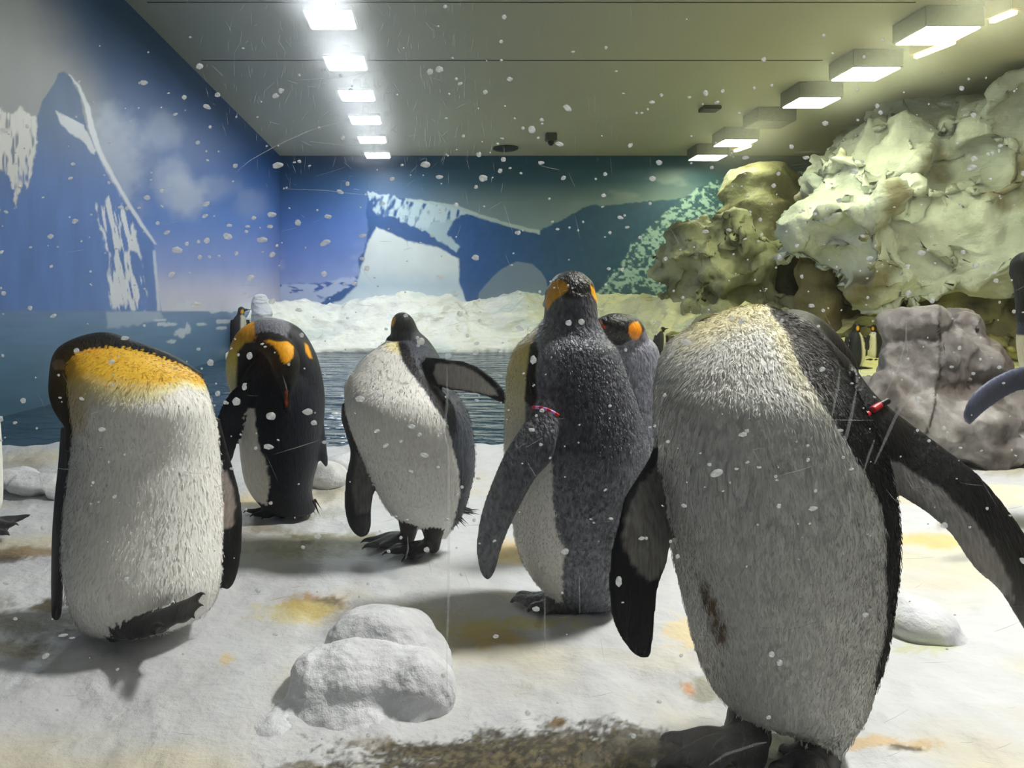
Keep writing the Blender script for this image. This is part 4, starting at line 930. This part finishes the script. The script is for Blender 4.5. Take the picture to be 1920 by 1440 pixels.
# ---- small distant penguins
def far_bird(x, yt, yb, Z, face, label, orange=True, lean=0, grp='distant penguins'):
    """face: -1 turned left, 1 turned right, 0 back to us"""
    h = yb-yt; b = Bird(); hw = h*.20
    def X_(d, q): return x+d*hw+lean*(1-q)*h
    rows = []
    for q, a in ((.20, .42), (.27, .70), (.36, .88), (.5, 1.), (.66, 1.06), (.8, .95), (.9, .72), (.96, .42)):
        rows.append((yt+q*h, X_(-a, q), X_(a, q)))
    b.body(rows, Z, .9, seg=32)
    px = h*Z/F
    b.ptube([(X_(0, .3), yt+.3*h, Z, .1*h), (X_(.1*face, .15), yt+.15*h, Z, .075*h), (X_(.15*face, .08), yt+.085*h, Z, .078*h)], 'head', 16)
    fx = face if face else .3
    b.ptube([(X_(.3*fx, .08), yt+.09*h, Z, .04*h), (X_(.9*fx, .07), yt+.075*h, Z, .018*h), (X_(1.2*fx, .07), yt+.075*h, Z, .008*h)], 'head', 12)
    for sx in (-1, 1):
        b.blade([(X_(sx*.75, .3), yt+.3*h, Z-.05, X_(sx*1.0, .3), yt+.3*h, Z+.0), (X_(sx*.85, .5), yt+.5*h, Z-.06, X_(sx*1.22, .5), yt+.5*h, Z), (X_(sx*.95, .66), yt+.66*h, Z-.04, X_(sx*1.2, .66), yt+.66*h, Z), (X_(sx*1.0, .72), yt+.72*h, Z-.02, X_(sx*1.1, .72), yt+.72*h, Z)], 'flipper', .02)
        hz = W(X_(sx*.35, 1), yb-.02*h, Z)
        b.foot(hz, [hz+np.array([(fx-.4)*.1, -.09, 0]), hz+np.array([fx*.1, -.11, 0]), hz+np.array([(fx+.4)*.1, -.09, 0])], 1.0, W(X_(sx*.35, 1), yt+.9*h, Z))
    def cf(P, Nn, xx, yy, m, t):
        c = base(len(P), lina((36, 38, 42)))
        if face: wm = sm(.25, .5, Nn[:, 0]*face-.15*Nn[:, 1])
        else: wm = sm(.2, .5, Nn[:, 1])
        c = mix(c, lina((225, 220, 190)), m['body']*wm)
        c[m['head']] = BLK
        if orange: c = mix(c, ORG, m['head']*sm(1.2, .8, np.hypot((xx-x-.05*h*face)/(.035*h), (yy-yt-.12*h)/(.05*h))))
        c[m['foot']] = FOOT
        return c
    return b.finish('small_penguin', max(.008, px*.016), cf, M['plume_far'], smooth_it=2, label=label, category='penguin', group=grp)
far_bird(1604, 605, 692, 8.9, 1, 'small distant penguin with dark back standing left of the grey boulder')
far_bird(1640, 608, 676, 9.6, -1, 'small distant penguin just left of the grey boulder, facing its neighbour')
far_bird(1236, 612, 668, 11.2, 1, 'tiny distant penguin on the snow between the central and right penguins', lean=.1)
far_bird(450, 574, 660, 11.6, 1, 'tiny distant penguin on the far bank, head just above the second penguin', lean=0)

# ------------------------------------------------------------------ the viewing pane with its droplets, runs and scratches
ZG = .45
m, nt, b = newmat('pane_glass')
nt.nodes.remove(b); out = nt.nodes['Material Output']
tr = N(nt, 'ShaderNodeBsdfTransparent'); tr.inputs[0].default_value = (.97, .985, .98, 1)
gl = N(nt, 'ShaderNodeBsdfGlossy'); gl.inputs['Roughness'].default_value = .02
tl = N(nt, 'ShaderNodeBsdfTranslucent'); tl.inputs[0].default_value = (.8, .85, .9, 1)
fr = N(nt, 'ShaderNodeFresnel'); fr.inputs[0].default_value = 1.2
m1 = N(nt, 'ShaderNodeMixShader'); m2 = N(nt, 'ShaderNodeMixShader'); m2.inputs[0].default_value = .001
nt.links.new(fr.outputs[0], m1.inputs[0]); nt.links.new(tr.outputs[0], m1.inputs[1]); nt.links.new(gl.outputs[0], m1.inputs[2])
ra = N(nt, 'ShaderNodeBsdfRefraction'); ra.inputs['IOR'].default_value = 1.08; ra.inputs['Roughness'].default_value = .55
rb = N(nt, 'ShaderNodeBsdfRefraction'); rb.inputs['IOR'].default_value = 1.25; rb.inputs['Roughness'].default_value = .6
m3 = N(nt, 'ShaderNodeMixShader'); m3.inputs[0].default_value = .05; m4 = N(nt, 'ShaderNodeMixShader'); m4.inputs[0].default_value = .012
nt.links.new(m1.outputs[0], m3.inputs[1]); nt.links.new(ra.outputs[0], m3.inputs[2]); nt.links.new(m3.outputs[0], m4.inputs[1]); nt.links.new(rb.outputs[0], m4.inputs[2])
nt.links.new(m4.outputs[0], m2.inputs[1]); nt.links.new(tl.outputs[0], m2.inputs[2]); nt.links.new(m2.outputs[0], out.inputs[0])
me = mesh_np('window_1', [(XL, ZG, -.3), (XR, ZG, -.3), (XR, ZG, HC), (XL, ZG, HC), (XL, ZG-.0, HC)], [(0, 1, 2, 3)], smooth=False)
pane = link('window_1', me, m, kind='structure')
def wetmat(name, op, col=(.85, .87, .88), gloss=.15):
    m, nt, b = newmat(name); nt.nodes.remove(b); out = nt.nodes['Material Output']
    tr = N(nt, 'ShaderNodeBsdfTransparent'); tl = N(nt, 'ShaderNodeBsdfTranslucent'); tl.inputs[0].default_value = (*col, 1)
    df = N(nt, 'ShaderNodeBsdfDiffuse'); df.inputs[0].default_value = (*col, 1)
    gl = N(nt, 'ShaderNodeBsdfGlossy'); gl.inputs['Roughness'].default_value = .1
    a = N(nt, 'ShaderNodeMixShader'); a.inputs[0].default_value = .3
    nt.links.new(tl.outputs[0], a.inputs[1]); nt.links.new(df.outputs[0], a.inputs[2])
    g = N(nt, 'ShaderNodeMixShader'); g.inputs[0].default_value = gloss
    nt.links.new(a.outputs[0], g.inputs[1]); nt.links.new(gl.outputs[0], g.inputs[2])
    c = N(nt, 'ShaderNodeMixShader'); c.inputs[0].default_value = op
    nt.links.new(tr.outputs[0], c.inputs[1]); nt.links.new(g.outputs[0], c.inputs[2]); nt.links.new(c.outputs[0], out.inputs[0])
    return m
M['drop'] = wetmat('water_drop', .5); M['scratch'] = wetmat('scratched_glass', .36, gloss=.3); M['run'] = wetmat('water_run', .16)
def disc_drop(V, Fc, x, y, rx, ry, a, seg=12):
    n = len(V); c = W(x, y, ZG+.0012); k = ZG/F; ca, sa = math.cos(a), math.sin(a)
    wob = [random.uniform(.85, 1.12) for _ in range(seg)]
    for q, dep in ((1., 0), (.8, .45), (.45, .8)):
        for i in range(seg):
            t = i/seg*2*math.pi; u = rx*q*math.cos(t)*wob[i]; v = ry*q*math.sin(t)*wob[i]
            V.append((c[0]+(u*ca-v*sa)*k, c[1]+dep*min(rx, ry)*k*.6, c[2]+(u*sa+v*ca)*k))
    V.append((c[0], c[1]+min(rx, ry)*k*.6, c[2]))
    Fc.append(tuple(n+i for i in range(seg))[::-1])
    for j in range(2):
        for i in range(seg):
            Fc.append((n+j*seg+i, n+j*seg+(i+1) % seg, n+(j+1)*seg+(i+1) % seg, n+(j+1)*seg+i))
    for i in range(seg): Fc.append((n+2*seg+i, n+2*seg+(i+1) % seg, n+3*seg))
V, Fc = [], []
for i in range(860):
    x = random.uniform(-40, 1960); y = random.triangular(-20, 1440, 350)
    if y > 1050 and random.random() < .6: continue
    r = 1.6+4.2*random.random()**3+(1.5 if random.random() < .1 else 0)
    el = random.choice((1, 1, 1.3, 1.8)); disc_drop(V, Fc, x, y, r*el, r, random.gauss(0, .25))
for x, y, rx, ry in ((997, 243, 7, 7), (1100, 143, 0, 0), (590, 238, 0, 0), (606, 130, 4, 4), (527, 170, 6, 5), (517, 180, 6, 5), (388, 200, 8, 4), (806, 135, 6, 6), (824, 130, 7, 6), (898, 290, 5, 5),
                     (427, 443, 9, 6), (610, 455, 11, 5), (462, 434, 4, 3), (443, 753, 8, 8), (577, 772, 10, 6), (508, 780, 9, 8), (468, 667, 6, 7), (589, 793, 6, 5), (1000, 675, 6, 8), (675, 748, 9, 6), (789, 640, 8, 7),
                     (118, 1191, 10, 3), (135, 1196, 6, 2), (1005, 1142, 7, 5), (930, 1193, 6, 4), (1236, 1316, 5, 4), (1188, 1380, 5, 5), (1447, 1227, 6, 6), (1462, 1243, 6, 6), (1441, 1345, 5, 4), (1160, 1090, 6, 10), (690, 1095, 3, 3)):
    if rx: disc_drop(V, Fc, x, y, rx, ry, random.gauss(0, .15))
link('water_droplets', mesh_np('water_droplets', V, Fc), M['drop'], kind='stuff', label='scattered small water droplets stuck all over the viewing glass', category='water droplets')
def ribbon(V, Fc, pts, w_):
    n = len(V); k = ZG/F
    for i, (x, y) in enumerate(pts):
        j0, j1 = max(i-1, 0), min(i+1, len(pts)-1)
        dx, dy = pts[j1][0]-pts[j0][0], pts[j1][1]-pts[j0][1]; L = math.hypot(dx, dy)+1e-6; nx, ny = -dy/L*w_/2, dx/L*w_/2
        e = 1 if 0 < i < len(pts)-1 else .3
        for s_, dz in ((1, 0), (0, 1), (-1, 0)):
            q = W(x+nx*s_*e, y+ny*s_*e, ZG+.001); V.append((q[0], q[1]+dz*w_*k*.4, q[2]))
    for i in range(len(pts)-1):
        a = n+i*3; Fc += [(a, a+3, a+4, a+1), (a+1, a+4, a+5, a+2)]
V, Fc = [], []
for lx, ly, nn in ((620, 37, 150), (648, 119, 90), (670, 180, 70), (690, 240, 60), (705, 290, 60)):  # scratches laid in arcs to imitate lamp glints on the glass
    for i in range(nn):
        R = random.uniform(30, 230); a = random.uniform(0, 2*math.pi); x = lx+R*math.cos(a)*1.2; y = ly+R*math.sin(a)*.8
        if y < -20: continue
        L = random.uniform(6, 28); ta = a+math.pi/2+random.gauss(0, .25)
        if random.random() < .5: ta = math.pi/2+random.gauss(0, .12)
        pts = [(x+math.cos(ta)*L*s_, y+math.sin(ta)*L*s_+.4*abs(s_)) for s_ in (-.5, 0, .5)]
        ribbon(V, Fc, pts, random.uniform(.6, 1.3))
for i in range(170):
    x = random.uniform(520, 1350); y = random.uniform(0, 300); L = random.uniform(8, 34); ribbon(V, Fc, [(x, y), (x+random.uniform(-3, 3), y+L)], random.uniform(.6, 1.1))
for i in range(110):
    x = random.uniform(1480, 1900); y = random.uniform(60, 330); L = random.uniform(15, 70); ribbon(V, Fc, [(x, y), (x+L, y-L*random.uniform(-.05, .15))], random.uniform(.6, 1.1))
for i in range(160):
    x = random.uniform(0, 1900); y = random.uniform(300, 1440); L = random.uniform(10, 60); a = random.choice((0, 0, -.3, 1.2, -.5))+random.gauss(0, .15)
    ribbon(V, Fc, [(x, y), (x+L*.5*math.cos(a), y+L*.5*math.sin(a)+1), (x+L*math.cos(a), y+L*math.sin(a))], random.uniform(.5, 1.1))
for pts in ([(440, 325), (470, 300), (520, 272), (580, 245), (660, 222), (700, 208)], [(530, 354), (610, 357), (700, 368)], [(580, 265), (640, 272), (720, 275)], [(1430, 900), (1500, 882), (1540, 868)], [(513, 852), (560, 838), (600, 825)],
            [(1480, 785), (1600, 788), (1640, 788)], [(560, 150), (640, 145), (720, 130)], [(1700, 310), (1780, 307)]):
    ribbon(V, Fc, pts, 1.4)
link('glass_scratches_and_glints', mesh_np('glass_scratches_and_glints', V, Fc), M['scratch'], kind='stuff', label='fine pale scratches in the viewing glass, with arcs shaped as glints around the ceiling lamps', category='scratches')
V, Fc = [], []
for pts, w_ in (([(838, 690), (838, 760), (832, 810), (840, 840), (842, 950), (841, 1100), (838, 1200), (838, 1290)], 5), ([(1022, 1105), (1021, 1160), (1022, 1215)], 4), ([(1575, 690), (1570, 730), (1558, 790)], 6), ([(1606, 730), (1596, 780), (1586, 820), (1580, 845)], 7),
                ([(1700, 600), (1698, 640), (1684, 690), (1660, 740)], 3), ([(1698, 610), (1702, 660), (1690, 700)], 2), ([(1730, 700), (1705, 740), (1680, 780), (1662, 820), (1640, 870)], 6), ([(1640, 825), (1630, 850), (1620, 885)], 5), ([(1330, 1435), (1360, 1415), (1420, 1395), (1438, 1392)], 5), ([(764, 1005), (765, 1030), (760, 1050)], 4),
                ([(1086, 1080), (1087, 1150)], 6), ([(530, 705), (535, 720), (540, 740)], 3)):
    ribbon(V, Fc, pts, w_)
link('water_runs', mesh_np('water_runs', V, Fc), M['run'], kind='stuff', label='thin vertical runs of water down the viewing glass', category='water runs')
